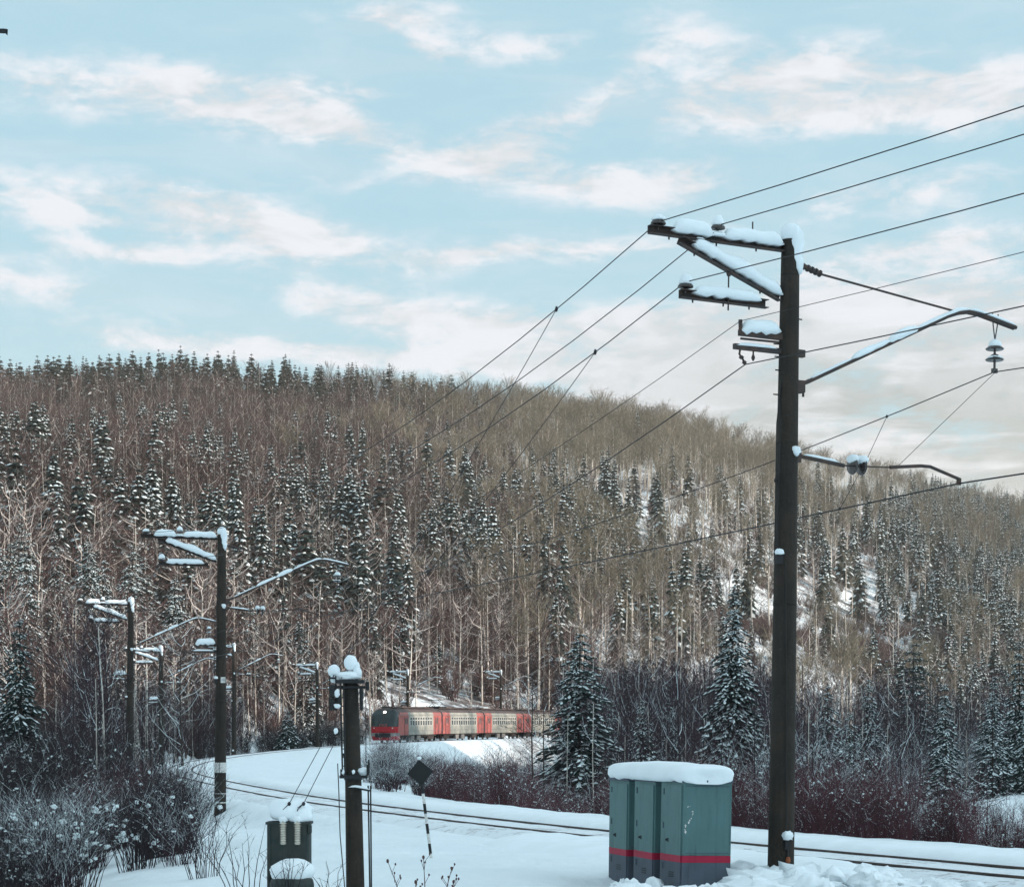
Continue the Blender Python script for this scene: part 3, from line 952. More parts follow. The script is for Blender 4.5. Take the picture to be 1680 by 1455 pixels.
# slack tie from the insulator string to the registration arm
m_ = MB(); m_.tube([HEADS[1] @ Vector((4.31, 0, 8.66)) - Ac[1], HEADS[1] @ Vector((2.25, 0, 6.86)) - Ac[1]], .005, 4)
m_.build('tie_wire', 'cable', ct)


# ------------------------------------------------------------------ foreground pole and transformer
def frame_pole():
    d = 31.0
    base = P(583.5, 1472, d); root = empty('equipment_pole', base)
    tag(root, 'short concrete pole crowned with round lumps of snow, carrying dark fittings', 'pole')
    def L(px, py, dd=0.0): return P(px, py, d + dd) - base
    p = MB()
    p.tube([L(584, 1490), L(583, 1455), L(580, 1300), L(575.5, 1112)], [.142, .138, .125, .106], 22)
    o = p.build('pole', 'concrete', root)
    for poly in o.data.polygons: poly.use_smooth = len(poly.vertices) == 4
    f = MB()
    # top yoke
    f.tube([L(543, 1127, -.1), L(602, 1127, -.1)], .022, 8); f.tube([L(603, 1118, -.1), L(603, 1132, -.1)], .028, 8)
    f.box(L(575, 1118), (.42, .3, .05))
    f.build('top_yoke', 'dark_metal', root)
    sw = MB()
    for (px, py, r_) in ((546, 1134, .055), (546, 1155, .05), (556, 1150, .04), (593, 1138, .035), (593, 1155, .03)):
        si = MB()
        si.lathe([(r_ * .5, -.09), (r_, -.07), (r_ * .75, -.02), (r_, .03), (r_ * .8, .07), (r_ * .4, .1)], L(px, py, -.12), 12)
        si.build('switch_insulator', 'dark_metal', root)
    sw.tube([L(541, 1108, -.12), L(541, 1165, -.12)], .012, 6); sw.box(L(546, 1112, -.12), (.11, .03, .03)); sw.tube([L(551, 1108, -.12), L(551, 1165, -.12)], .012, 6)
    o = sw.build('switch_frame', 'dark_metal', root)
    t_ = MB(); t_.blob(L(553, 1137, -.16), (.04, .03, .06), 3, .2); t_.blob(L(553, 1158, -.16), (.05, .03, .035), 4, .2); t_.build('snow_clump', 'snow', o, True)
    rl = MB()
    for px0, px1 in ((558, 562), (563.5, 566.5)):
        rl.tube([L(px0, 1118, -.14), L(px1, 1272, -.14)], .014, 6)
    for py in range(1130, 1272, 14): rl.box(L(560.8 + (py - 1118) * .02, py, -.14), (.055, .015, .015))
    rl.box(L(552, 1200, -.14), (.1, .1, .11)); rl.box(L(563, 1238, -.16), (.05, .05, .05))
    o = rl.build('drive_rods', 'dark_metal', root)
    t_ = MB(); t_.loaf([L(565.5, 1240, -.14), L(565.8, 1262, -.14)], .03, .03, 2); t_.blob(L(551, 1199, -.2), (.035, .02, .045), 5, .2); t_.build('snow_clump', 'snow', o, True)
    b_ = MB()
    b_.box(L(580, 1274, -.14), (.42, .03, .045)); b_.box(L(560, 1268, -.14), (.03, .04, .12)); b_.box(L(603, 1263, -.14), (.03, .04, .16))
    b_.tube([L(605, 1246, -.14), L(605, 1270, -.14)], .014, 6)
    b_.tube([L(579.5, 1270, 0), L(579.7, 1279, 0)], .137, 18)
    o = b_.build('lower_clamp', 'dark_metal', root)
    t_ = MB(); t_.blob(L(596, 1265, -.05), (.09, .08, .055), 2, .25); t_.blob(L(580, 1266, -.17), (.025, .02, .03), 2, .25); t_.blob(L(563, 1266, -.12), (.03, .05, .05), 6, .2); t_.build('snow_clump', 'snow', o, True)
    a_ = MB(); a_.tube([L(581, 1292, -.13), L(609, 1297, -.13)], .014, 6)
    a_.tube([L(604, 1288, -.13), L(607, 1475, -.13)], .013, 6); a_.tube([L(608, 1288, -.13), L(609.5, 1475, -.13)], .013, 6)
    o = a_.build('pipe_bracket', 'dark_metal', root)
    t_ = MB(); t_.loaf([L(572, 1291, -.12), L(584, 1291, -.13), L(607, 1295, -.13)], .1, .035, 3, .2); t_.build('snow_clump', 'snow', o, True)
    c_ = MB(); c_.tube([L(600, 1130, -.1), L(600.5, 1250, -.1)], .006, 5)
    c_.tube([L(554, 1252, -.14), L(556, 1300, -.14), L(558, 1370, -.14), L(566, 1460, -.14)], .008, 5)
    c_.build('cable_run', 'cable', root)
    s = MB()
    s.blob(L(575, 1087), (.105, .10, .115), 1, .05, 16); s.blob(L(548, 1101), (.095, .09, .10), 2, .07, 16)
    s.blob(L(571, 1109), (.20, .15, .075), 3, .12, 18); s.blob(L(586, 1104), (.07, .09, .10), 4, .1, 14); s.blob(L(553, 1113), (.11, .09, .07), 8, .1, 14)
    s.blob(L(585, 1092), (.05, .07, .06), 5, .1, 12)
    s.build('snow_cap', 'snow', root, True)
    # tap wires from the feeders down to the pole
    for (a, (px, py)), nm in zip(((p1, (545, 1112)), (p3, (560, 1112))), ('left', 'right')):
        best = None
        tgt = (922, 505) if nm == 'left' else (977, 578)
        for q_ in [a[i_].lerp(a[i_ + 1], f_) for i_ in range(len(a) - 1) for f_ in (0, .2, .4, .6, .8)]:
            if q_.y < 3: continue
            x_ = 840 + q_.x / q_.y * F; y_ = HZ - q_.z / q_.y * F
            e_ = (x_ - tgt[0]) ** 2 + (y_ - tgt[1]) ** 2
            if best is None or e_ < best[0]: best = (e_, q_)
        s0 = best[1]; e0 = P(px, py, d - .12)
        m_ = MB(); pts = []
        for k_ in range(13):
            f_ = k_ / 12; q_ = s0.lerp(e0, f_); q_.z -= .5 * f_ * (1 - f_); pts.append(q_ - s0)
        m_.tube(pts, .007, 5); m_.lathe([(.015, -.05), (.03, 0), (.015, .05)], (0, 0, 0), 6)
        o = m_.build('tap_wire', 'cable', loc=s0)
        tag(o, 'thin tap wire dropping from the %s overhead wire to the snow-topped pole' % ('outermost' if nm == 'left' else 'lower crossarm'), 'wire', 'tap wires to the short pole')
    return root


frame_pole()


def transformer():
    d = 30.0
    base = P(475, 1480, d); root = empty('transformer_box', base)
    tag(root, 'dark green trackside transformer box with thick snow cap and two pale insulators', 'transformer')
    def L(px, py, dd=0.0): return P(px, py, d + dd) - base
    b = MB(); b.bbox(L(475, 1412), (.60, .45, 1.16), .03); b.box(L(475, 1349), (.64, .49, .035))
    b.bbox(L(441.5, 1412, -.2), (.05, .1, 1.1), .01); b.bbox(L(508.5, 1360, -.2), (.05, .1, .12), .01)
    b.build('case', 'box_green', root)
    s = MB(); s.blob(L(475, 1330), (.335, .29, .20), 4, .10, 22, flat=-.55, freq=1.6); s.blob(L(492, 1338, -.1), (.19, .18, .15), 6, .1, 16, flat=-.6)
    s.build('snow_cap', 'snow', root, True)
    for (px, dpx) in ((464.5, 0), (488, .8)):
        i_ = MB(); c = L(px, 1362, -.25)
        prof = [(.035, -.2)]
        for k_ in range(9):
            z = -.19 + k_ * .035
            prof += [(.03, z), (.052 if k_ < 7 else .06, z + .012), (.03, z + .026)]
        prof += [(.045, .14), (.045, .16), (.02, .18)]
        i_.lathe(prof, c, 14)
        o = i_.build('bushing', 'pale_porcelain', root)
        t_ = MB(); t_.blob(c + Vector((0, 0, .16)), (.065, .06, .05), 3, .2, 10); t_.build('snow_cap', 'snow', o, True)
        w_ = MB()
        k1 = L(px + 10, 1318, -.22)
        w_.tube([c + Vector((0, 0, .18)), c + Vector((-.0, 0, .3)), k1], .007, 5)
        w_.lathe([(.012, -.03), (.028, 0), (.012, .03)], k1, 8)
        w_.tube([c + Vector((0, 0, .2)), k1 + Vector((-.12, 0, -.08)), k1], .006, 5)
        far = P(527 if px < 470 else 547, 1222, 30.9) - base
        w_.tube([k1, far], .006, 5); w_.tube([far, P(543 if px < 470 else 556, 1130, 31.0) - base], .005, 5)
        w_.build('lead_wire', 'cable', o)
    t = MB(); c = L(479, 1455, -.5)
    t.lathe([(.30, -.2), (.315, -.1), (.315, .02), (.30, .08), (.26, .12)], c + Vector((0, 0, .03)), 24); t.build('tank', 'box_green', root)
    s = MB(); s.blob(c + Vector((0, 0, .22)), (.32, .31, .19), 9, .06, 22, flat=-.6); s.build('tank_snow', 'snow', root, True)


transformer()


# ------------------------------------------------------------------ black diamond board on a striped post
def diamond_sign():
    d = 40.0
    base = P(708, 1412, d); base.z = gz(base.x, base.y); root = empty('diamond_board', base)
    tag(root, 'black diamond board on a leaning black and white striped post in the snow', 'railway sign')
    def L(px, py, dd=0.0): return P(px, py, d + dd) - base
    bot = L(708.5, 1416); top = L(692, 1285)
    p = MB()
    n = 8
    for k_ in range(n):
        a = bot.lerp(top, k_ / n); b_ = bot.lerp(top, (k_ + 1) / n)
        p.tube([a, b_], .030, 10, mi=k_ % 2, caps=(k_ in (0, n - 1)))
    p.build('striped_post', ['white_paint', 'black_paint'], root, True)
    b = MB()
    c = L(689.5, 1267); r_ = .265
    rot = Matrix.Rotation(R(-6), 3, 'Y') @ Matrix.Rotation(R(45), 3, 'Y')
    b.bbox(c, (r_ * 1.36, .03, r_ * 1.36), .006, rot); b.box(c + Vector((.03, .02, -.12)), (.08, .04, .3))
    b.build('board', 'black_paint', root)
    s = MB(); s.blob(c + Vector((-.02, 0, .275)), (.045, .04, .03), 2, .2); s.blob(bot + Vector((.1, -.05, .0)), (.3, .25, .07), 3, .1, flat=-.2); s.build('snow_cap', 'snow', root, True)
    for (px, py) in ((690, 1253), (691, 1270), (676, 1268)):
        pass


diamond_sign()


# ------------------------------------------------------------------ relay cabinets
def cabinets():
    c0 = P(1118, 1446, 33.0)
    rdir = Vector((-.30, .954, 0)).normalized(); sdir = Vector((.954, .30, 0)).normalized()
    ang = math.atan2(sdir.y, sdir.x)
    Hh = 1.66; Wd = .84; Dp = .95
    zb = c0.z - .075
    labels = ['green relay cabinet with red stripe and broad flaking side panel, nearest and rightmost of three',
              'green relay cabinet with red stripe, middle one of the three under shared snow',
              'green relay cabinet with red stripe, leftmost of the three under shared snow']
    def proto():
        root = empty('relay_cabinet')
        b = MB()
        sp_z = .42            # stripe centre above foot
        # three colour zones stacked, butt jointed
        b.bbox((Wd / 2, Dp / 2, (.38 - .55) / 2), (Wd, Dp, .38 + .55), .004, mi=1)
        b.bbox((Wd / 2, Dp / 2, .38 + .055), (Wd, Dp, .11), .002, mi=2)
        b.bbox((Wd / 2, Dp / 2, (.49 + Hh) / 2), (Wd, Dp, Hh - .49), .008, mi=0)
        b.build('case', ['cabinet_green', 'cabinet_grey', 'cabinet_red'], root)
        for nm, x in (('door', -.012),):
            dr = MB()
            y0, y1 = .03, Dp - .2
            dr.box((x, (y0 + y1) / 2, .38 / 2 - .1), (.02, y1 - y0, .38 + .2), mi=1)
            dr.box((x, (y0 + y1) / 2, .435), (.0205, y1 - y0, .11), mi=2)
            dr.box((x, (y0 + y1) / 2, (.49 + Hh - .05) / 2), (.02, y1 - y0, Hh - .05 - .49), mi=0)
            o = dr.build('door', ['cabinet_green', 'cabinet_grey', 'cabinet_red'], root)
            for zz in (.3, .95, 1.5):
                h_ = MB(); h_.tube([(-.026, y1 + .012, zz - .05), (-.026, y1 + .012, zz + .05)], .012, 8); h_.build('hinge', 'cabinet_grey', o)
            hd = MB(); hd.lathe([(.02, 0), (.02, .012), (.012, .02)], (-.022, .62, .72), 10, Matrix.Rotation(R(-90), 3, 'Y')); hd.box((-.03, .55, .72), (.012, .02, .06)); hd.build('handle', 'dark_metal', o)
            v_ = MB()
            for k_ in range(3): v_.box((-.025, .4, .14 + k_ * .035), (.006, .2, .012))
            v_.build('vent', 'dark_metal', o)
        e = MB(); e.bbox((Wd / 2, Dp / 2, Hh + .02), (Wd + .04, Dp + .04, .05), .01); e.build('roof', 'cabinet_grey', root)
        # seam on the broad side
        for (x, w_) in ((.015, .02), (Wd - .015, .02)):
            s = MB(); s.box((x, -.004, (.5 + Hh) / 2), (w_, .008, Hh - .52)); s.build('corner_strip', 'cabinet_green', root)
        s = MB(); s.box((Wd * .5, -.003, Hh - .06), (Wd - .1, .006, .012)); s.box((Wd * .5, -.003, .53), (Wd - .1, .006, .01)); s.build('seam', 'cabinet_grey', root)
        return root
    pr = proto()
    for i in range(3):
        o = pr if i == 0 else copy_tree(pr)
        p = c0 + rdir * (i * (Dp + .26)); o.location = (p.x, p.y, zb - (.0, .02, .03)[i]); o.rotation_euler = ((.0, R(.6), R(.3))[i], R((1.2, .8, .6)[i]), ang)
        tag(o, labels[i], 'cabinet', 'relay cabinets beside the track')
        if i == 2:
            o = pr
            fl = MB(); rn = random.Random(5)
            for k_ in range(17):
                f_ = rn.random(); x = .10 + .06 * math.sin(f_ * 5) + rn.gauss(0, .012); z = 1.28 - f_ * .42
                a = rn.uniform(.003, .010) * (1 + f_)
                fl.add([(x - a, -.003, z), (x + a * .4, -.003, z - a * 1.6), (x + a, -.004, z + a * .3), (x, -.003, z + a * 1.5)], [(0, 1, 2, 3)])
            fl.build('paint_flakes', 'white_paint', o)
    # one thick common snow cap, bulging over each roof
    L_ = 3 * Dp + 2 * .26; sm = MB()
    nu, nv = 64, 30; vs = []; fs = []
    def se(c_, p_): return math.copysign(abs(c_) ** p_, c_)
    for i in range(nu + 1):
        th = math.pi * i / nu                                   # along the row, pole to pole
        for j in range(nv):
            ph = 2 * math.pi * j / nv
            y = -se(math.cos(th), .22) * (L_ / 2 + .07)
            ring = se(math.sin(th), .22) if 0 < i < nu else 0.0
            if i in (0, nu): y *= .97
            x = se(math.cos(ph), .38) * (Wd / 2 + .11) * ring
            z0 = se(math.sin(ph), .62)
            yy = y + L_ / 2
            h = .235 + .025 * mnoise.noise(Vector((x * 1.5, yy * 1.5, 7))) + .02 * math.cos(yy * 2.2 + 2) - .045 * math.exp(-((yy - (Dp + .13)) / .16) ** 2) - .06 * math.exp(-((yy - (2 * Dp + .39)) / .2) ** 2)
            z = z0 * (h if z0 > 0 else .09) * (ring if z0 > 0 else 1)
            if z0 <= 0: z -= .03 * mnoise.noise(Vector((x * 4, y * 4, 4))) * ring; x *= .95
            q_ = mnoise.noise(Vector((x * 2.2, y * 2.2, z * 3)))
            vs.append(Vector((x + Wd / 2 + .02 * q_, yy, Hh + .07 + z + .018 * q_)))
    for i in range(nu):
        for j in range(nv):
            j2 = (j + 1) % nv
            fs.append((i * nv + j, i * nv + j2, (i + 1) * nv + j2, (i + 1) * nv + j))
    sm.add(vs, fs)
    o = sm.build('snow_slab', 'snow', smooth=True, loc=(c0.x, c0.y, zb)); o.rotation_euler = (0, R(1.0), ang)
    tag(o, 'thick rounded slab of snow lying across the three relay cabinets', 'snow')


cabinets()


def clods():
    rn = random.Random(11); b = MB()
    def put(px, d, s, h, seed):
        x = (px - 840) / F * d; z = gz(x, d)
        b.blob((x, d, z + h * .1), (s, s * rn.uniform(.6, 1.0), h), seed, .34, 18, freq=2.2, rot=Matrix.Rotation(rn.uniform(0, 3), 3, 'Z'))
    for k_ in range(34): put(rn.uniform(1190, 1440), rn.uniform(30.5, 33.5), rn.uniform(.2, .5), rn.uniform(.08, .26), k_)
    for k_ in range(16): put(rn.uniform(1400, 1620), rn.uniform(31, 32.8), rn.uniform(.15, .35), rn.uniform(.06, .14), k_ + 50)
    for k_ in range(9): put(rn.uniform(1000, 1200), rn.uniform(31.0, 32.2), rn.uniform(.2, .4), rn.uniform(.08, .18), k_ + 80)
    for k_ in range(9): put(rn.uniform(990, 1075), rn.uniform(32.2, 34.2), rn.uniform(.12, .3), rn.uniform(.1, .28), k_ + 140)
    for k_ in range(10): put(rn.uniform(1215, 1330), rn.uniform(33.2, 35.2), rn.uniform(.3, .7), rn.uniform(.1, .3), k_ + 120)
    o = b.build('snow_clods', 'snow', smooth=True)
    tag(o, 'broken ploughed snow heaped around the cabinets and the mast foot', 'snow', kind='stuff')


clods()


# object whose tip pokes in at the upper left edge
def edge_bracket():
    d = 24.0
    tip = P(13, 53, d); base = Vector((tip.x - 1.6, tip.y - .3, gz(tip.x - 1.6, d)))
    root = empty('lamp_post', base); tag(root, 'dark tip of a lamp bracket poking in at the upper left edge', 'lamp post')
    def L(v): return v - base
    p = MB(); p.tube([(0, 0, -.5), (0, 0, tip.z - base.z - .5)], [.12, .08], 12); p.build('post', 'concrete', root)
    a = MB(); a.tube([(0, 0, tip.z - base.z - .6), L(tip + Vector((-.9, 0, .03))), L(tip + Vector((-.02, 0, .01)))], .028, 8)
    a.build('bracket', 'dark_metal', root)
    h = MB(); h.add([L(P(4, 47, d)), L(P(13, 48.5, d)), L(P(12.5, 59, d)), L(P(9, 55.5, d)), L(P(4, 54.5, d))] + [L(P(4, 47, d + .06)), L(P(13, 48.5, d + .06)), L(P(12.5, 59, d + .06)), L(P(9, 55.5, d + .06)), L(P(4, 54.5, d + .06))],
               [(4, 3, 2, 1, 0), (5, 6, 7, 8, 9), (0, 1, 6, 5), (1, 2, 7, 6), (2, 3, 8, 7), (3, 4, 9, 8), (4, 0, 5, 9)])
    h.build('end_cap', 'dark_metal', root)


edge_bracket()


# ------------------------------------------------------------------ train
def make_train():
    # arc-length placement along the track
    Ysm = np.arange(240, 345, .25)
    pts = [track_at(y)[0] for y in Ysm]
    cum = [0.0]
    for i in range(1, len(pts)): cum.append(cum[-1] + (pts[i] - pts[i - 1]).length)
    cum = np.array(cum)
    def at(s):
        y = float(np.interp(s, cum, Ysm)); return track_at(y)[0]
    s0 = float(np.interp(248.5, Ysm, cum))
    base = at(s0); root = empty('electric_train', base)
    tag(root, 'red and cream electric passenger train with dark cab windscreen rounding the snowy bend', 'train')
    LC, GP = 20.6, .7
    W2 = 1.74
    for ci in range(4):
        a = at(s0 + ci * (LC + GP)); b_ = at(s0 + ci * (LC + GP) + LC)
        d = (b_ - a); yaw = math.atan2(d.x, d.y)
        # local: y backwards along the car, x right
        sect = [(-W2, .95), (-W2, 3.35), (-W2 + .12, 3.72), (-1.2, 4.02), (-.6, 4.2), (0, 4.25), (.6, 4.2), (1.2, 4.02), (W2 - .12, 3.72), (W2, 3.35), (W2, .95)]
        head = ci == 0
        y_start = 1.6 if head else 0
        body = MB(); n = len(sect)
        def band(y0, y1, mi):
            vs = [(x, y0, z) for x, z in sect] + [(x, y1, z) for x, z in sect]
            fs = []; ms_ = []
            o_ = len(body.v); body.v.extend(vs)
            for k_ in range(n - 1):
                body.f.append((o_ + k_, o_ + k_ + n, o_ + k_ + 1 + n, o_ + k_ + 1)); body.mi.append(2 if 2 <= k_ <= 7 else mi)
            body.f.append((o_ + n - 1, o_ + 2 * n - 1, o_ + n, o_)); body.mi.append(3)
        def cap(y, rev):
            o_ = len(body.v); body.v.extend([(x, y, z) for x, z in sect]); idx = list(range(o_, o_ + n))
            body.f.append(tuple(idx[::-1] if rev else idx)); body.mi.append(3)
        # salmon ends and cream middle
        if head:
            segs = [(y_start, 5.2, 1), (5.2, 16.7, 0), (16.7, LC, 1)]
        else:
            segs = [(0, 3.6, 1), (3.6, 17.0, 0), (17.0, LC, 1)]
        for (y0, y1, m_) in segs: band(y0, y1, m_)
        cap(y_start, False); cap(LC, True)
        # skirt band line
        body.box((W2 + .004, (y_start + LC) / 2, 1.45), (.012, LC - y_start, .05), mi=3)
        body.box((W2 + .004, (y_start + LC) / 2, 3.42), (.03, LC - y_start, .05), mi=3)
        car = body.build('carriage', ['train_cream', 'train_salmon', 'train_roof', 'train_grey'], root)
        car.location = a - base; car.rotation_euler = (math.atan2(d.z, Vector((d.x, d.y)).length), 0, -yaw)
        # doors
        for yd in ((4.1, 18.2) if head else (2.0, 18.6)):
            dr = MB(); dr.box((W2 + .012, yd, 2.1), (.05, 1.3, 2.25), mi=0); dr.box((W2 + .03, yd, 2.1), (.03, .04, 2.2), mi=1)
            for s_ in (-.32, .32): dr.box((W2 + .03, yd + s_, 2.65), (.025, .36, .75), mi=1)
            dr.box((W2 + .03, yd - .7, 2.05), (.04, .06, 2.3), mi=1); dr.box((W2 + .03, yd + .7, 2.05), (.04, .06, 2.3), mi=1)
            dr.build('door', ['train_salmon', 'train_glass'], car)
        nwin = 9 if head else 11
        for k_ in range(nwin):
            y = (6.2 if head else 4.5) + k_ * (1.15)
            wn = MB(); wn.bbox((W2 + .008, y, 2.62), (.04, .86, 1.12), .02, mi=0)
            wn.box((W2 + .028, y, 2.42), (.012, .70, .60), mi=1); wn.box((W2 + .028, y, 2.96), (.012, .70, .30), mi=1)
            wn.build('window', ['window_frame', 'train_glass'], car)
        # underframe and bogies
        uf = MB()
        uf.box((0, LC / 2 + .5, .83), (2.6, LC - 3, .2)); uf.box((0, 8, .55), (2.4, 2.2, .55)); uf.box((1.1, 11.4, .55), (.5, 1.6, .6)); uf.box((-1.0, 12, .55), (.6, 2, .6))
        uf.build('underframe', 'train_under', car)
        for k_, (yy, hh) in enumerate(((7.6, .62), (10.4, .6))):
            bx = MB(); bx.bbox((1.45, yy, .55), (.25, 1.6, hh), .03); bx.build('equipment_box', 'train_grey', car)
        for yb in (3.4, LC - 3.2):
            bg_ = MB(); bg_.box((0, yb, .62), (2.5, 2.6, .26))
            for sx in (-.79, .79):
                for sy in (-1.2, 1.2):
                    bg_.lathe([(.3, -.07), (.47, -.06), (.47, .05), (.3, .07)], (sx, yb + sy, .5), 14, Matrix.Rotation(R(90), 3, 'Y'))
                bg_.box((sx * 1.35, yb, .5), (.14, 3.2, .3))
            bg_.build('bogie', 'train_under', car)
        if not head:
            gw = MB(); gw.box((0, -GP / 2, 2.3), (2.2, GP, 2.6)); gw.build('gangway', 'train_under', car)
        rf = MB()
        for k_, yy in enumerate((3, 6.5, 10, 13.5, 17)):
            rf.bbox((0, yy, 4.33), (1.6, 1.9, .22), .05)
        rf.tube([(.9, 1, 4.3), (.9, LC - 1, 4.3)], .06, 6)
        rf.build('roof_equipment', 'train_roof', car)
        if ci == 1:
            pg = MB()
            for sx in (-.7, .7):
                pg.tube([(sx, 2, 4.5), (sx, 3.4, 4.95), (sx * .6, 2.2, 5.35)], .035, 6)
                pg.tube([(sx, 4.8, 4.5), (sx, 3.4, 4.95)], .03, 6)
            pg.tube([(-.9, 2.2, 5.36), (.9, 2.2, 5.36)], .04, 6)
            for sx in (-.8, 0, .8):
                pg.lathe([(.1, 0), (.13, .06), (.08, .12), (.13, .18), (.08, .26)], (sx, 1.3, 4.3), 8)
            pg.box((0, 3.4, 4.47), (1.7, 3, .08)); pg.build('pantograph', 'dark_metal', car)
        if head:
            # nose: lofted from the body section to a slimmer rounded face
            ns = MB()
            rows = [(1.6, 1.0, 1.0), (1.0, .995, .99), (.55, .97, .97), (.25, .91, .93), (.05, .82, .86)]
            zl_ = [.35, .6, .85, 1.0, 1.25, 1.5, 1.75, 2.0, 2.3, 2.7, 3.1, 3.45, 3.75, 4.0, 4.15]
            def halfw(z):
                if z < 3.3: w_ = W2
                else: w_ = W2 * math.sqrt(max(.0, 1 - ((z - 3.3) / .98) ** 2)) * .97 + .02
                if z < 1.0: w_ = W2 - (1.0 - z) * .25
                return w_
            def rake(z): return .0 if z < 1.5 else (z - 1.5) * .30 if z < 3.4 else .57 + (z - 3.4) * 1.0
            def mid(z):
                if z < .8: return 0
                if z < 1.05: return 3
                if z < 1.75: return 0
                return 1
            nx = 15
            grid = []
            for z in zl_:
                row = []
                for k_ in range(nx):
                    a_ = (k_ / (nx - 1)) * math.pi
                    cx = -math.cos(a_); sy = math.sin(a_)
                    x = halfw(z) * math.copysign(abs(cx) ** .62, cx)
                    y = 1.6 - (1.6 - min(rake(z), 1.3)) * (abs(sy) ** .42)
                    if z < .8: y += (0.8 - z) * .5
                    row.append(Vector((x, y, z)))
                grid.append(row)
            o_ = len(ns.v); ns.v.extend([tuple(p) for r_ in grid for p in r_])
            for i in range(len(zl_) - 1):
                zc = (zl_[i] + zl_[i + 1]) / 2
                for k_ in range(nx - 1):
                    edge = k_ < 1 or k_ > nx - 3
                    m_ = 0
                    if zc > 1.95: m_ = 1 if not edge else (4 if zc < 3.6 else 2)
                    elif .92 < zc < 1.3: m_ = 3
                    elif edge and zc > 1.0: m_ = 4
                    if zc > 3.9: m_ = 2
                    a1 = o_ + i * nx + k_
                    ns.f.append((a1, a1 + 1, a1 + nx + 1, a1 + nx)); ns.mi.append(m_)
            ns.f.append(tuple(o_ + (len(zl_) - 1) * nx + k_ for k_ in range(nx))); ns.mi.append(2)
            nose = ns.build('nose', ['train_nose', 'cab_glass', 'train_roof', 'train_grey', 'train_salmon'], car, False)
            cp = MB(); cp.box((0, -.25, 1.05), (.5, .6, .35)); cp.bbox((0, -.05, .95), (1.9, .25, .5), .06); cp.build('coupler', 'dark_metal', car)
            for (x, z, r_) in ((0, 3.72, .17), (-1.15, 1.82, .08), (1.15, 1.82, .08)):
                hl = MB(); yy = rake(z) - (.05 if z > 3 else .0)
                hl.lathe([(r_, -.25), (r_, .08), (r_ * .7, .11)], (x, yy + .04 + (.10 if abs(x) > 1 else 0), z), 12, Matrix.Rotation(R(90), 3, 'X'))
                hl.build('headlight', 'headlight_glow' if z > 3 else 'white_paint', car)
            wp = MB()
            for sx in (-.7, .5): wp.tube([(sx, .1, 2.0), (sx + .25, .35, 3.0)], .02, 5)
            wp.box((0, .42, 2.9), (.06, .1, 1.5), Matrix.Rotation(R(-16), 3, 'X')); wp.build('windscreen_bar', 'train_roof', car)
            cu = bpy.data.curves.new('n', 'FONT'); cu.body = 'РЖД'; cu.size = .42; cu.extrude = .01; cu.align_x = 'CENTER'; cu.align_y = 'CENTER'
            tmp = bpy.data.objects.new('n', cu); COL.objects.link(tmp); bpy.context.view_layer.update()
            me = bpy.data.meshes.new_from_object(tmp.evaluated_get(bpy.context.evaluated_depsgraph_get())); bpy.data.objects.remove(tmp)
            me.materials.clear(); me.materials.append(MATS['train_salmon'])
            lg = bpy.data.objects.new('lettering', me); COL.objects.link(lg); lg.parent = car; lg.location = (0, .09, 2.13); lg.rotation_euler = (R(75), 0, 0)


make_train()

# ------------------------------------------------------------------ plants


def leaf(b, root, out, side, L, w, droop, mi, hump=.12):
    """a drooping roof-shaped spray of needles (or the snow lying on it)"""
    tip = root + out * L + Vector((0, 0, -droop * L))
    mid = root.lerp(tip, .55) + Vector((0, 0, hump * L))
    l_ = mid + side * w - Vector((0, 0, w * .55 + hump * L * .5)); r_ = mid - side * w - Vector((0, 0, w * .55 + hump * L * .5))
    o = len(b.v); b.v.extend((tuple(root), tuple(l_), tuple(mid), tuple(r_), tuple(tip)))
    b.f.extend(((o, o + 1, o + 2), (o + 1, o + 4, o + 2), (o + 2, o + 4, o + 3), (o, o + 2, o + 3))); b.mi.extend((mi,) * 4)


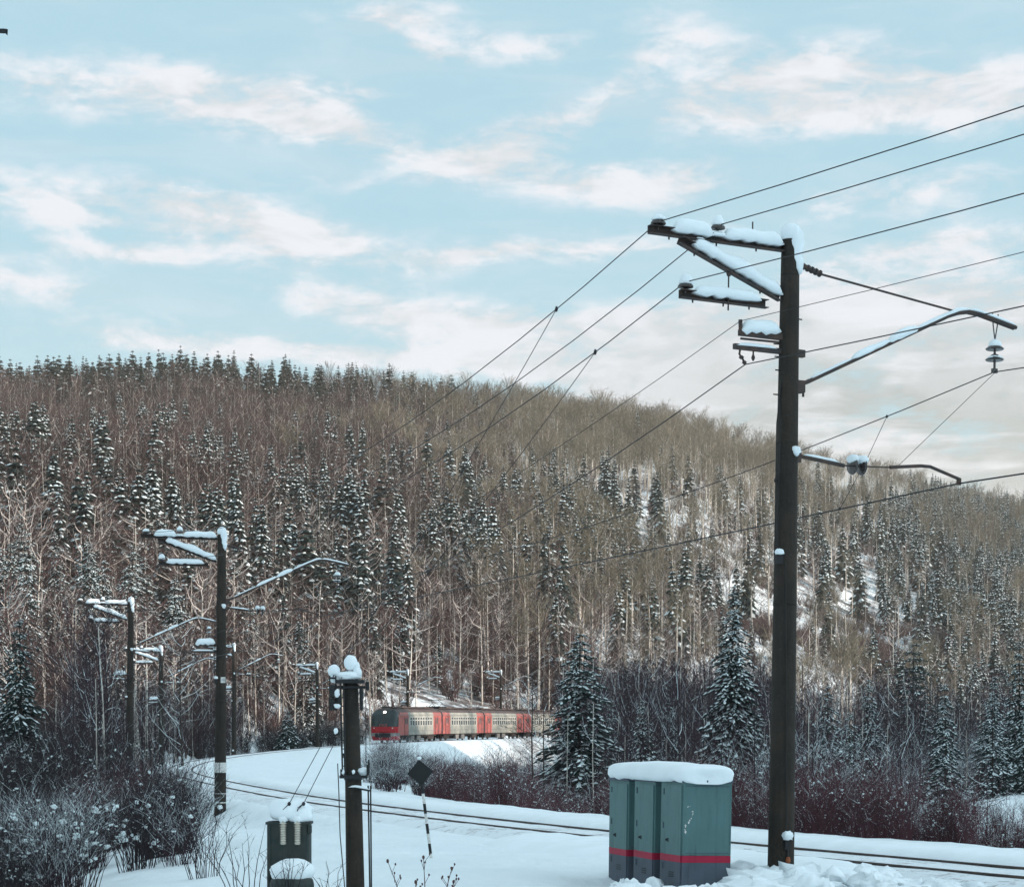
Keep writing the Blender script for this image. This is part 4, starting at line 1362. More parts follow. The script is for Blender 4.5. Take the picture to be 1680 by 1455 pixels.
def conifer(H, Rb, seed, tiers, nb, snow=.75, power=.85, sub=0, rise=0.0, low=.05, crown=None, snowb=None, trunk=None, twigs=1.0):
    """fills crown / snowb / trunk builders; when they are the same builder materials 0,1,2 are used"""
    rn = random.Random(seed)
    one = crown is None
    if one: crown = snowb = trunk = MB()
    mc, msn, mt = (0, 1, 2) if one else (0, 0, 0)
    trunk.tube([(0, 0, -.4), (rn.gauss(0, .01) * H, rn.gauss(0, .01) * H, H * .5), (0, 0, H * .985)], [H * .012, H * .008, H * .002], 5, mi=mt)
    for i in range(tiers):
        f = (i + rn.uniform(-.3, .3)) / tiers; f = min(.985, max(0, f))
        z = H * (low + (1 - low) * f)
        rr = Rb * ((1 - f) ** power) * (1.0 if f > .12 else .8 + f * 1.6) + .012 * H * (1 - f) + .05
        for k_ in range(nb):
            a = 2 * math.pi * (k_ + rn.uniform(-.45, .45)) / nb + i * 2.4
            L = rr * rn.uniform(.62, 1.2)
            out = Vector((math.cos(a), math.sin(a), 0)); side = Vector((-out.y, out.x, 0))
            dr = (.35 + .35 * (1 - f)) * rn.uniform(.6, 1.3) - rise * (1 + rn.random())
            r0 = Vector((0, 0, z + rn.uniform(-.1, .1)))
            if not sub:
                w = (L * .24 + .12) * rn.uniform(.8, 1.3)
                leaf(crown, r0, out, side, L, w, dr, mc)
                if rn.random() < .6:
                    leaf(crown, r0 + out * L * .45 - Vector((0, 0, dr * L * .4)), (out + side * rn.uniform(-.9, .9)).normalized(), side, L * .5, w * .6, dr + .45, mc)
                if rn.random() < snow:
                    st = rn.uniform(.2, .5)
                    r1 = r0 + out * L * st + Vector((0, 0, -dr * L * st + .10 * L + .03))
                    leaf(snowb, r1, out, side, L * (.98 - st) * rn.uniform(.75, 1.05), w * rn.uniform(.45, .85), dr + .05, msn, .16)
            else:
                tip = r0 + out * L + Vector((0, 0, -dr * L))
                for j in range(sub):
                    q_ = (j + 1) / (sub + .3)
                    p = r0.lerp(tip, q_) + Vector((0, 0, .10 * L * math.sin(q_ * math.pi)))
                    for sgn in (-1, 1):
                        if rn.random() > .92: continue
                        dd = (out * .8 + side * sgn * rn.uniform(.35, 1.1)).normalized(); sd = Vector((-dd.y, dd.x, 0))
                        l2 = (L * .30 * (1.15 - q_ * .5) + .05) * rn.uniform(.7, 1.3)
                        w2 = l2 * .24
                        d2 = rn.uniform(.2, .8) - rise * 2
                        leaf(crown, p, dd, sd, l2, w2, d2, mc)
                        if rn.random() < snow:
                            leaf(snowb, p + dd * l2 * rn.uniform(.0, .25) + Vector((0, 0, .03 + .02 * l2)), dd, sd, l2 * rn.uniform(.5, .9), w2 * rn.uniform(.6, 1.05), d2 * .95, msn, .15)
                leaf(crown, r0.lerp(tip, .6), out, side, L * .45, L * .09, dr + .1, mc)
                if rn.random() < snow * .6:
                    leaf(snowb, r0.lerp(tip, .62) + Vector((0, 0, .04)), out, side, L * .4, L * .06, dr + .08, msn, .15)
    return crown


def twig(b, a, c, w, mi, rn):
    d = (c - a)
    n = d.cross(Vector((rn.uniform(-1, 1), rn.uniform(-1, 1), rn.uniform(-.4, .4))))
    if n.length < 1e-6: n = Vector((1, 0, 0))
    n = n.normalized() * w * .5
    o = len(b.v); b.v.extend((tuple(a - n), tuple(a + n), tuple(c))); b.f.append((o, o + 1, o + 2)); b.mi.append(mi)


def prism(b, pts, rads, mi):
    b.tube(pts, rads, 3, mi=mi, caps=False)


def bare_tree(H, seed, limbs=26, spread=.2, up=.75, first=.3, twn=6, tw=.03, white=.3, trunkb=None, b=None, snowb=None, fork=False, sublen=1.0, trunk=1.0, limb=1.0):
    """materials: 0 trunk bark, 1 twigs, 2 rime/snow on limbs"""
    rn = random.Random(seed)
    one = b is None
    if one: b = trunkb = snowb = MB()
    mt, mw, ms_ = (0, 1, 2) if one else (0, 0, 0)
    bend = Vector((rn.uniform(-.03, .03), rn.uniform(-.03, .03), 0)) * H
    def tp(f): return Vector((0, 0, -.3 + (H + .3) * f)) + bend * math.sin(f * 2.6)
    trunkb.tube([tp(0), tp(.3), tp(.6), tp(1)], [(H * .0085 + .015) * trunk, (H * .0065 + .01) * trunk, H * .0048 * trunk, .015], 5, mi=mt, caps=False)
    for i in range(limbs):
        f = first + (1 - first) * ((i + rn.random()) / limbs) ** .9
        a = rn.uniform(0, 2 * math.pi)
        out = Vector((math.cos(a), math.sin(a), 0))
        prof = math.sin(min(1, (1 - f) / (1 - first) * 1.15 + .12) * math.pi * .62) ** .8
        L = H * spread * prof * rn.uniform(.6, 1.25) + H * .03
        p0 = tp(f); u = up * rn.uniform(.6, 1.4)
        p1 = p0 + (out + Vector((0, 0, u * .7))) * L * .4
        p2 = p1 + (out * .8 + Vector((0, 0, u * 1.1)) + Vector((rn.gauss(0, .15), rn.gauss(0, .15), 0))) * L * .35
        p3 = p2 + (out * .6 + Vector((0, 0, u * 1.2)) + Vector((rn.gauss(0, .2), rn.gauss(0, .2), rn.gauss(0, .15)))) * L * .3
        r0 = (H * .0026 + .006) * limb
        wt = rn.random() < white
        if wt: prism(snowb, [p0, p1, p2, p3], [r0 * 1.2, r0, r0 * .7, r0 * .3], ms_)
        else: prism(b, [p0, p1, p2, p3], [r0, r0 * .8, r0 * .5, r0 * .2], mw)
        ps = (p0, p1, p2, p3)
        for k_ in range(twn):
            q_ = rn.uniform(.25, 1) * 2.999; j = int(q_); s = ps[j].lerp(ps[j + 1], q_ - j)
            d = (out * rn.uniform(.1, 1) + Vector((rn.gauss(0, .6), rn.gauss(0, .6), rn.uniform(.1, 1.1) * (up + .3)))).normalized()
            l = L * rn.uniform(.25, .55) * sublen
            e = s + d * l
            w_ = rn.random() < white * .6
            twig(snowb if w_ else b, s, e, tw * 1.3, ms_ if w_ else mw, rn)
            for m_ in range(3):
                s2 = s.lerp(e, rn.uniform(.2, .9))
                d2 = (d + Vector((rn.gauss(0, .5), rn.gauss(0, .5), rn.gauss(0.1, .4)))).normalized()
                twig(b, s2, s2 + d2 * l * rn.uniform(.4, .8), tw, mw, rn)
    return b


def bush(H, W, seed, stems=22, twn=5, tw=.012, puffs=0, puff=.06, white=.1, lean=0, smat=None, up=1.0):
    """materials: 0 stems, 1 snow"""
    rn = random.Random(seed); b = MB()
    for i in range(stems):
        a = rn.uniform(0, 2 * math.pi); r0 = rn.uniform(0, W * .18)
        p = Vector((math.cos(a) * r0, math.sin(a) * r0, -.15))
        out = Vector((math.cos(a), math.sin(a), 0)) * rn.uniform(.05, .9)
        h = H * rn.uniform(.5, 1.05)
        pts = [p]
        for k_ in range(4):
            f = (k_ + 1) / 4
            pts.append(p + out * W * .5 * (f ** 1.3) + Vector((rn.gauss(0, .03) * H, rn.gauss(0, .03) * H, h * f + .15)))
        prism(b, pts, [tw * 1.4, tw * 1.2, tw, tw * .7, tw * .3], 0)
        for k_ in range(twn):
            q_ = rn.uniform(.25, .98) * 3.999; j = int(q_); s = pts[j].lerp(pts[j + 1], q_ - j)
            d = Vector((rn.gauss(0, .5), rn.gauss(0, .5), rn.uniform(.3, 1.2))) + out * .4
            d.normalize(); l = H * rn.uniform(.12, .3)
            w_ = rn.random() < white
            twig(b, s, s + d * l, tw * 1.2, 1 if w_ else 0, rn)
            for m_ in range(2):
                s2 = s + d * l * rn.uniform(.3, .8)
                d2 = (d + Vector((rn.gauss(0, .5), rn.gauss(0, .5), .1))).normalized()
                twig(b, s2, s2 + d2 * l * .5, tw * .9, 1 if rn.random() < white else 0, rn)
        if rn.random() < puffs:
            q_ = rn.uniform(.45, .95) * 3.999; j = int(q_); s = pts[j].lerp(pts[j + 1], q_ - j)
            for m_ in range(rn.choice((1, 2, 3))):
                r_ = puff * rn.uniform(.3, .9)
                b.blob(s + Vector((rn.gauss(0, puff), rn.gauss(0, puff), rn.gauss(0, puff * .7))), (r_ * rn.uniform(.7, 1.5), r_ * rn.uniform(.7, 1.3), r_ * rn.uniform(.5, .9)), i + seed + m_, .45, 7, mi=1)
    return b


rng = random.Random(21)
nprng = np.random.default_rng(5)
# hillside prototypes: (mesh, natural height)
FIR = []
for k_ in range(5):
    H = (16, 14.5, 17.5, 13, 15)[k_]
    b = conifer(H, (2.5, 2.1, 2.6, 2.5, 2.0)[k_], 100 + k_, (25, 23, 27, 22, 24)[k_], 9, snow=(.50, .42, .58, .36, .5)[k_], power=(.75, .8, .7, .85, .65)[k_])
    FIR.append((b.mesh('fir_tree', ['needles', 'tree_snow', 'dark_bark']), H))
FIRN = []
for k_ in range(3):
    H = (7, 8, 6)[k_]
    b = conifer(H, (1.5, 1.5, 1.4)[k_], 180 + k_, (22, 26, 20)[k_], 8, snow=(.55, .45, .65)[k_], power=.8, sub=3, low=.03)
    FIRN.append((b.mesh('young_fir', ['needles', 'tree_snow', 'dark_bark']), H))
PINE = []
for k_ in range(2):
    H = 15
    b = conifer(H, (2.7, 2.3)[k_], 140 + k_, 19, 7, snow=.16, power=(.62, .75)[k_], rise=.12, low=.22)
    PINE.append((b.mesh('pine_tree', ['needles_ridge', 'tree_snow', 'dark_bark']), H))
BROWN = []; FROST = []; OLIVE = []
for k_ in range(4):
    H = (15, 17, 14, 16)[k_]
    args = dict(limbs=(30, 34, 28, 32)[k_], spread=(.17, .15, .19, .14)[k_], up=(1.1, 1.3, .9, 1.4)[k_], first=(.35, .45, .28, .5)[k_], twn=6)
    BROWN.append((bare_tree(H, 200 + k_, tw=.045, white=.10, **args).mesh('bare_birch', ['pale_bark', 'twig_brown', 'hoar']), H))
    ol = dict(args); ol['first'] = (.55, .62, .5, .66)[k_]; ol['spread'] = args['spread'] * 1.05; ol['trunk'] = 1.75
    OLIVE.append((bare_tree(H, 220 + k_, tw=.045, white=.06, **ol).mesh('bare_birch', ['pale_bark', 'twig_olive_haze', 'hoar']), H))
for k_ in range(4):
    H = (13, 11, 14, 10)[k_]
    FROST.append((bare_tree(H, 240 + k_, limbs=(26, 24, 30, 22)[k_], spread=(.24, .28, .2, .3)[k_], up=(.8, .6, 1.0, .5)[k_], first=(.22, .18, .3, .15)[k_], twn=6, tw=.03, white=.55, limb=1.15, trunk=1.15)
                  .mesh('frosted_birch', ['pale_bark', 'twig_brown', 'hoar']), H))
SAPL = []
for k_ in range(4):
    H = (6.5, 5.5, 7.5, 5)[k_]
    SAPL.append((bare_tree(H, 260 + k_, limbs=26, spread=.14, up=1.6, first=.1, twn=8, tw=.012, white=(.08, .14, .04, .2)[k_], limb=.4, trunk=.7)
                 .mesh('bare_sapling', ['stem_dark' if k_ != 3 else 'pale_bark', 'twig_maroon', 'tree_snow']), H))
RED = [(bush(2.3, 1.8, 300 + k_, 40, 8, .0065, .5, .03, .05).mesh('willow_bush', ['stem_red', 'tree_snow']), 2.3) for k_ in range(4)]
DARK = [(bush(2.8, 2.4, 320 + k_, 44, 9, .007, .35, .04, .04).mesh('alder_bush', ['stem_dark', 'tree_snow']), 2.8) for k_ in range(4)]
HILLB = [(bush(4, 4, 360 + k_, 30, 6, .035, 0, .05, .08).mesh('hill_brush', ['twig_brown', 'hoar']), 4) for k_ in range(2)]
FRB = [(bush(2.4, 2.4, 340 + k_, 40, 9, .0075, .2, .04, .42).mesh('frosted_bush', ['twig_maroon', 'tree_snow']), 2.4) for k_ in range(3)]

INST = {}      # kind -> list of (x,y,z,scale,rot,variant,apparent)


def put(kind, variants, x, y, z, H, tilt=0):
    k_ = rng.randrange(len(variants))
    s = H / variants[k_][1]
    INST.setdefault(kind, []).append((x, y, z, s, rng.uniform(0, 6.283), k_, H / y))


def sample_hill():
    """stratified over the visible wedge of the hill"""
    pts = []
    Y = 170.0
    while Y < 1400:
        step = 4.9 if Y < 500 else 5.6
        half = .262 * Y
        n = int(2 * half / step)
        x = -half + (np.arange(n) + nprng.random(n)) * step
        y = Y + (nprng.random(n) - .5) * step * 1.4
        pts.append(np.stack([x, y], 1))
        Y += step
    return np.concatenate(pts)


def scatter_hill():
    pt = sample_hill()
    X, Y = pt[:, 0], pt[:, 1]
    px = 840 + X / Y * F
    Y0 = np.interp(px, _u, _Y0); rpy = np.interp(px, _ridge_px, _ridge_py)
    D = RH * F / (HZ - rpy); t = (Y - Y0) / (D - Y0)
    Z = ground(X, Y); py = HZ - Z / Y * F
    # keep clear of the track
    dist = np.full(X.shape, 99.0)
    sel = Y < 460
    dd = np.sqrt(((X[sel][:, None] - TX[None]) ** 2 + (Y[sel][:, None] - TY[None]) ** 2).min(1)); dist[sel] = dd
    n_f = vnoise(X, Y, 60, 11); n_g = vnoise(X, Y, 22, 12)
    for i in range(len(X)):
        if t[i] < -.02 or t[i] > 1.06 or dist[i] < 6: continue
        x, y, z, q, r_ = X[i], Y[i], Z[i], px[i], py[i]
        rr = rng.random()
        # fir likelihood by place in the picture
        cl = ss(n_g[i] * .6 + n_f[i] * .5, -.1, .25)          # firs stand in clumps
        pf = .05 + .08 * cl
        if q < 720 and 760 < r_ < 1150: pf = .14 + .55 * cl
        if q < 330 and 880 < r_ < 1160: pf = .25 + .4 * cl
        if 630 < q < 1010 and 790 < r_ < 1070: pf = .15 + .62 * cl
        if 1000 < q < 1440 and 780 < r_ < 1150: pf = .07 + .30 * cl
        if q > 1440 and r_ > 840: pf = .45 + .4 * cl
        if q > 1250 and 780 < r_ < 900: pf = max(pf, .2 + .4 * cl)
        if r_ < 760: pf = .03
        if q > 640 and r_ < 830: pf = .03 + .1 * cl
        if t[i] > .93 and q < 520: pf = .12
        # clearings
        clear = 0
        if 1180 < q < 1560 and 930 < r_ < 1180: clear = .86 - .4 * max(0, n_g[i])
        if 980 < q < 1500 and 770 < r_ < 980: clear = .35 + .35 * (n_g[i] > 0)
        if q > 640 and r_ < 830 and t[i] < .85: clear = .25
        if 620 < q < 830 and r_ > 1143 and Y[i] > 316: clear = .95
        if 620 < q < 860 and y < 318: clear = .6
        if rng.random() < clear: continue
        if rr < pf:
            if t[i] > .8 and q < 760: H = rng.uniform(13, 19)
            else: H = rng.choice((rng.uniform(8, 15), rng.uniform(15, 22), rng.uniform(18, 25))) * (1.0 if r_ < 1100 else .8)
            if y < 285: put('nearfir', FIRN, x, y, z, min(H, 16))
            else: put('fir', FIR, x, y, z, H)
        elif t[i] > .88 + .04 * n_g[i] and q < 540 - 60 * n_f[i] and rr < pf + .72:
            put('pine', PINE, x, y, z, rng.choice((rng.uniform(9, 15), rng.uniform(14, 20), rng.uniform(19, 26))))
        elif 540 < q < 760 and t[i] > .90 and rr < pf + .22:
            put('pine', PINE, x, y, z, rng.uniform(19, 24))
        else:
            fz = 0
            if r_ > 800: fz = .28
            if r_ > 940: fz = .38
            if t[i] > .6: fz = .06
            if rng.random() < fz: put('frost', FROST, x, y, z, rng.uniform(10, 18))
            elif r_ > 830 and q > 900 and rng.random() < .35 + .3 * (r_ > 950):
                if rng.random() < .5: put('frost', FROST, x, y, z, rng.uniform(6, 11))
                elif rng.random() < .5: put('brown', BROWN, x, y, z, rng.uniform(8, 13))
            elif q > 740 + rng.gauss(0, 120) + .5 * max(0, r_ - 800): put('olive', OLIVE, x, y, z, rng.uniform(14, 22))
            else: put('brown', BROWN, x, y, z, rng.uniform(13, 20) if t[i] > .25 else rng.uniform(8, 14))


scatter_hill()


def scatter_brush():
    n = 0
    while n < 5200:
        y = 175 + 950 * nprng.random() ** .75; q = nprng.uniform(-30, 1710); x = (q - 840) / F * y
        Y0 = np.interp(q, _u, _Y0)
        D = RH * F / (HZ - np.interp(q, _ridge_px, _ridge_py)); t = (y - Y0) / (D - Y0)
        if t < 0 or t > 1.0: n += .01; continue
        if q > 700 and t > .35 and nprng.random() < .75: n += .5; continue
        if y < 460 and ((x - TX) ** 2 + (y - TY) ** 2).min() < 64: continue
        if ((x - 72) / 60) ** 2 + ((y - 450) / 85) ** 2 < 1 and rng.random() < .9: continue
        if ((x + 12) / 18) ** 2 + ((y - 326) / 14) ** 2 < 1: continue
        put('hillbrush', HILLB, x, y, gz(x, y), rng.uniform(3, 6)); n += 1


scatter_brush()


def scatter_valley():
    # saplings, bushes and firs on the shaded valley floor inside the curve
    def ok(x, y):
        c, t, nrm = track_at(y)
        return True
    def tdist(x, y): return float(np.sqrt(((x - TX) ** 2 + (y - TY) ** 2).min()))
    n = 0
    while n < 620:                                   # bare saplings
        y = 70 + 320 * rng.random() ** .8; q = rng.uniform(930, 1740)
        x = (q - 840) / F * y
        if tdist(x, y) < 9 or y > np.interp(q, _u, _Y0): continue
        if 1480 < q < 1740 and y < 132: n += .4; continue
        put('sapling', SAPL, x, y, gz(x, y), rng.uniform(3.5, 6.5) * (1 + .25 * (y > 150))); n += 1
    n = 0
    while n < 75:
        y = rng.uniform(110, 400); q = rng.uniform(1000, 1720); x = (q - 840) / F * y
        if tdist(x, y) < 9 or y > np.interp(q, _u, _Y0) + 10: continue
        put('youngfir', FIRN, x, y, gz(x, y), rng.uniform(3.5, 9)); n += 1
    n = 0
    while n < 520:                                   # dark alder carr closing the valley behind the big pine and the spruces
        y = rng.uniform(150, 380); q = rng.uniform(925, 1740) if n > 260 else rng.uniform(925, 1270); x = (q - 840) / F * y
        if tdist(x, y) < 9 or y > np.interp(q, _u, _Y0) + 6: n += .1; continue
        top = rng.uniform(1085, 1150) if q < 1280 else rng.uniform(1090, 1230)
        zg = gz(x, y); H = (HZ - top) / F * y - zg
        put('sapling', SAPL, x, y, zg, min(12.5, max(4, H))); n += 1
    # red willow belt beside the bank
    n = 0
    while n < 420:
        y = 42 + 95 * rng.random() ** 1.4; q = rng.uniform(600, 1740); x = (q - 840) / F * y
        c, t, nrm = track_at(y); s = (Vector((x, y, 0)) - c).dot(nrm)
        if s < 4.4 or tdist(x, y) < 4.4: continue
        if y > 62 + 12 * vnoise([x], [y], 9, 3)[0] and rng.random() < .55: continue
        if q > 1480 and y > 54: continue
        if q < 700: put('frb', FRB, x, y, gz(x, y), rng.uniform(1.3, 2.0)); n += 1; continue
        put('red', RED, x, y, gz(x, y), rng.uniform(1.4, 2.3) * (.8 if q > 1480 else 1)); n += 1
    n = 0
    while n < 330:
        y = rng.uniform(78, 225); q = rng.uniform(600, 1740); x = (q - 840) / F * y
        if tdist(x, y) < 7: continue
        if q > 1480 and y < 128 and rng.random() < .93: n += .3; continue
        if q < 960 and y < 110 and rng.random() < .5: continue
        if q < 700 and y > 165: continue
        put('frb' if rng.random() < .6 else 'red', FRB if INST is None else FRB, x, y, gz(x, y), rng.uniform(1.6, 2.7)) if rng.random() < .65 else put('red', RED, x, y, gz(x, y), rng.uniform(1.6, 2.6))
        n += 1
    # frosted young growth on the valley floor at right
    n = 0
    while n < 190:
        y = rng.uniform(80, 260); q = rng.uniform(1230, 1740); x = (q - 840) / F * y
        if tdist(x, y) < 9 or (q > 1480 and y < 132): n += .3; continue
        put('frb', FRB, x, y, gz(x, y), rng.choice((1.6, 2.2, 2.8, 3.6, 4.4)) * rng.uniform(.8, 1.15)); n += 1
    n = 0
    while n < 16:                                    # a few bushes on the open snow patch
        y = rng.uniform(60, 125); q = rng.uniform(1500, 1730); x = (q - 840) / F * y
        put('frb', FRB, x, y, gz(x, y), rng.uniform(.9, 1.8)); n += 1
    # bushes below the lit bank under the train
    n = 0
    while n < 110:
        y = rng.uniform(185, 250); q = rng.uniform(690, 960); x = (q - 840) / F * y
        if tdist(x, y) < 9: continue
        put('frb', FRB, x, y, gz(x, y), rng.uniform(1.0, 2.0)); n += 1
    # thicket on the left
    n = 0
    while n < 360:
        y = 36 + 120 * rng.random() ** 1.1; q = rng.uniform(-70, 345); x = (q - 840) / F * y
        if tdist(x, y) < 4.6: continue
        lim = 306 - 50 * ss(y, 60, 110)
        if q > 185 and 70 < y and rng.random() < .7: continue
        if q > lim - 15 * rng.random() or (q > 150 and y < 40): continue
        if y < 44 and rng.random() < .35: continue
        r_ = rng.random()
        if r_ > (.86 if q > 140 else .5) and y < 75: put('frb', FRB, x, y, gz(x, y), rng.uniform(1.2, 2.2))
        elif r_ < .72: put('dark', DARK, x, y, gz(x, y), rng.uniform(1.1, 2.2) if y < 70 else rng.uniform(2.5, 4.2))
        else: put('red', RED, x, y, gz(x, y), rng.uniform(1.6, 2.6))
        n += 1
    n = 0
    while n < 170:                                   # dark young trees behind the thicket
        y = rng.uniform(75, 230); q = rng.uniform(-60, 560); x = (q - 840) / F * y
        c, t, nrm = track_at(y)
        s = (Vector((x, y, 0)) - c).dot(nrm)
        if s > -5.5 or tdist(x, y) < 5.5: continue
        if q > 330 and y < 165: continue
        if q < 100 or (180 < q < 300 and y < 168) or (q > 330 and y < 200): n += .2; continue
        put('sapling', SAPL, x, y, gz(x, y), rng.uniform(4, 8.5)); n += 1
    n = 0
    while n < 110:                                   # brush along the outer foot of the far curve
        y = rng.uniform(170, 300); q = rng.uniform(330, 760); x = (q - 840) / F * y
        c, t, nrm = track_at(y); s = (Vector((x, y, 0)) - c).dot(nrm)
        if s > -5 or s < -26 or tdist(x, y) < 5: continue
        if q > 600 and rng.random() < .75: continue
        put('dark', DARK, x, y, gz(x, y), rng.uniform(2, 3.6)); n += 1


scatter_valley()

KINDS = {
    'youngfir': (FIRN, 'young_fir', 'fir tree', 'young firs scattered over the shaded valley', 'young_fir_growth', 'young firs', 90),
    'hillbrush': (HILLB, 'hill_brush', 'bush', 'brown leafless brush under the hillside trees', 'hillside_brush', 'low brown leafless brush under the trees all over the hillside', 12),  # kind: variants, name, category, group, label function for individuals, stuff name, stuff label, how many individuals
    'fir': (FIR, 'fir_tree', 'fir tree', 'snow-laden firs standing on the slope', 'fir_forest', 'more distant narrow firs dotted over the upper hillside', 290),
    'pine': (PINE, 'pine_tree', 'pine tree', 'dark pines along the skyline', 'pine_wood', 'dark pines crowding the crest of the hill at left', 60),
    'brown': (BROWN, 'bare_birch', 'birch tree', 'brown leafless birches on the hillside', 'brown_birch_wood', 'brown leafless birch wood covering the left and upper hillside', 110),
    'olive': (OLIVE, 'bare_birch', 'birch tree', 'olive grey leafless birches on the right hillside', 'olive_birch_wood', 'hazy olive grey birch wood covering the right hillside', 40),
    'frost': (FROST, 'frosted_tree', 'frosted tree', 'rime-frosted leafless trees low on the hillside', 'frosted_wood', 'rime-frosted leafless wood in the middle of the hillside', 140),
    'nearfir': (FIRN, 'fir_tree', 'fir tree', 'broad snowy firs at the foot of the hill', 'near_fir_growth', 'firs', 80),
    'sapling': (SAPL, 'bare_sapling', 'sapling', 'bare dark saplings in the shaded valley', 'sapling_thicket', 'thicket of bare dark saplings filling the shaded valley', 160),
    'red': (RED, 'willow_bush', 'bush', 'red-stemmed willow bushes below the track', 'willow_thicket', 'red-stemmed willow thicket dotted with snow beyond the rails', 60),
    'dark': (DARK, 'alder_bush', 'bush', 'dark alder bushes at left of the track', 'alder_thicket', 'dark tangled alder thicket dotted with snow at lower left', 60),
    'frb': (FRB, 'frosted_bush', 'bush', 'snow-covered bushes on the valley floor', 'frosted_brush', 'snow-covered brush spread over the valley floor', 40),
}


def where(q, r_):
    h = ('at the far left edge', 'behind the left masts', 'left of the train', 'above the train', 'above the big pine', 'left of the nearest mast', 'right of the nearest mast', 'at the far right edge')
    k_ = min(7, max(0, int(q // 210)))
    v = 'high on the hill' if r_ < 850 else 'midway up the hill' if r_ < 1000 else 'low on the slope' if r_ < 1150 else 'on the valley floor'
    return h[k_], v


def stuff_node(name, objs, n):
    gt = bpy.data.node_groups.new(name, 'GeometryNodeTree')
    gt.interface.new_socket('Geometry', in_out='INPUT', socket_type='NodeSocketGeometry')
    gt.interface.new_socket('Geometry', in_out='OUTPUT', socket_type='NodeSocketGeometry')
    N = gt.nodes; Lk = gt.links
    gi = N.new('NodeGroupInput'); go = N.new('NodeGroupOutput'); join = N.new('GeometryNodeJoinGeometry')
    def attr(nm, typ):
        a = N.new('GeometryNodeInputNamedAttribute'); a.data_type = typ; a.inputs[0].default_value = nm
        return [s for s in a.outputs if s.enabled][0]
    rot = attr('rotz', 'FLOAT'); scl = attr('scl', 'FLOAT'); vi = attr('variant', 'INT')
    cx = N.new('ShaderNodeCombineXYZ'); Lk.new(rot, cx.inputs[2])
    for k_, ob in enumerate(objs):
        oi = N.new('GeometryNodeObjectInfo'); oi.inputs['Object'].default_value = ob; oi.transform_space = 'ORIGINAL'
        oi.inputs['As Instance'].default_value = True
        cmp_ = N.new('FunctionNodeCompare'); cmp_.data_type = 'INT'; cmp_.operation = 'EQUAL'
        Lk.new(vi, cmp_.inputs[2]); cmp_.inputs[3].default_value = k_
        ip = N.new('GeometryNodeInstanceOnPoints')
        Lk.new(gi.outputs[0], ip.inputs['Points']); Lk.new(cmp_.outputs[0], ip.inputs['Selection'])
        Lk.new(oi.outputs['Geometry'], ip.inputs['Instance'])
        Lk.new(cx.outputs[0], ip.inputs['Rotation']); Lk.new(scl, ip.inputs['Scale'])
        Lk.new(ip.outputs[0], join.inputs[0])
    Lk.new(join.outputs[0], go.inputs[0])
    return gt


for kind, (vars_, nm, cat, grp, snm, slabel, nind) in KINDS.items():
    lst = sorted(INST.get(kind, []), key=lambda e: -e[6])
    firsts = {}
    # the wood as a mass needs one visible individual of every variant as its source
    head = lst[:nind]; rest = lst[nind:]
    for v in range(len(vars_)):
        if not any(e[5] == v for e in head):
            for e in rest:
                if e[5] == v: head.append(e); rest.remove(e); break
    for (x, y, z, s, r_, v, ap) in head:
        o = bpy.data.objects.new(nm, vars_[v][0]); COL.objects.link(o)
        o.location = (x, y, z - .05); o.rotation_euler = (rng.gauss(0, .02), rng.gauss(0, .02), r_); wv = rng.uniform(.8, 1.25); o.scale = (s * wv, s * wv, s)
        q = 840 + x / y * F; rr = HZ - z / y * F
        h, vv = where(q, rr)
        adj = {'nearfir': 'broad snowy fir', 'youngfir': 'young snowy fir', 'fir': 'narrow snow-laden fir', 'pine': 'dark spreading pine', 'brown': 'brown leafless birch', 'olive': 'olive grey leafless birch', 'frost': 'rime-white leafless tree',
               'sapling': 'bare dark sapling', 'red': 'red-stemmed willow bush', 'dark': 'dark leafless alder bush', 'frb': 'snow-covered leafless bush', 'hillbrush': 'brown leafless bush'}[kind]
        tag(o, f'{adj} {h}, {vv}', cat, grp + ', ' + h + ', ' + vv)
        firsts.setdefault(v, o)
    if rest:
        me = bpy.data.meshes.new(snm); me.vertices.add(len(rest))
        me.vertices.foreach_set('co', np.array([(e[0], e[1], e[2] - .05) for e in rest]).ravel())
        for an, col, ty in (('rotz', 4, 'FLOAT'), ('scl', 3, 'FLOAT'), ('variant', 5, 'INT')):
            a = me.attributes.new(an, ty, 'POINT'); a.data.foreach_set('value', [e[col] for e in rest])
        so_ = bpy.data.objects.new(snm, me); COL.objects.link(so_)
        md = so_.modifiers.new('scatter', 'NODES'); md.node_group = stuff_node(snm, [firsts[k_] for k_ in range(len(vars_))], len(rest))
        tag(so_, slabel, cat, kind='stuff')
    print('KIND', kind, len(head), len(rest))


# ------------------------------------------------------------------ the larger trees one can tell apart
def big_conifer(name, px, py_top, py_base, d, Rb, seed, label, cat, mats=('needles', 'tree_snow', 'dark_bark'), **kw):
    x = (px - 840) / F * d; top = (HZ - py_top) / F * d; zg = gz(x, d)
    H = top - zg
    root = empty(name, (x, d, zg)); tag(root, label, cat)
    cb, sb, tb = MB(), MB(), MB()
    conifer(H, Rb, seed, crown=cb, snowb=sb, trunk=tb, **kw)
    tb.build('trunk', mats[2], root); cb.build('crown', mats[0], root); sb.build('snow_on_branches', mats[1], root)


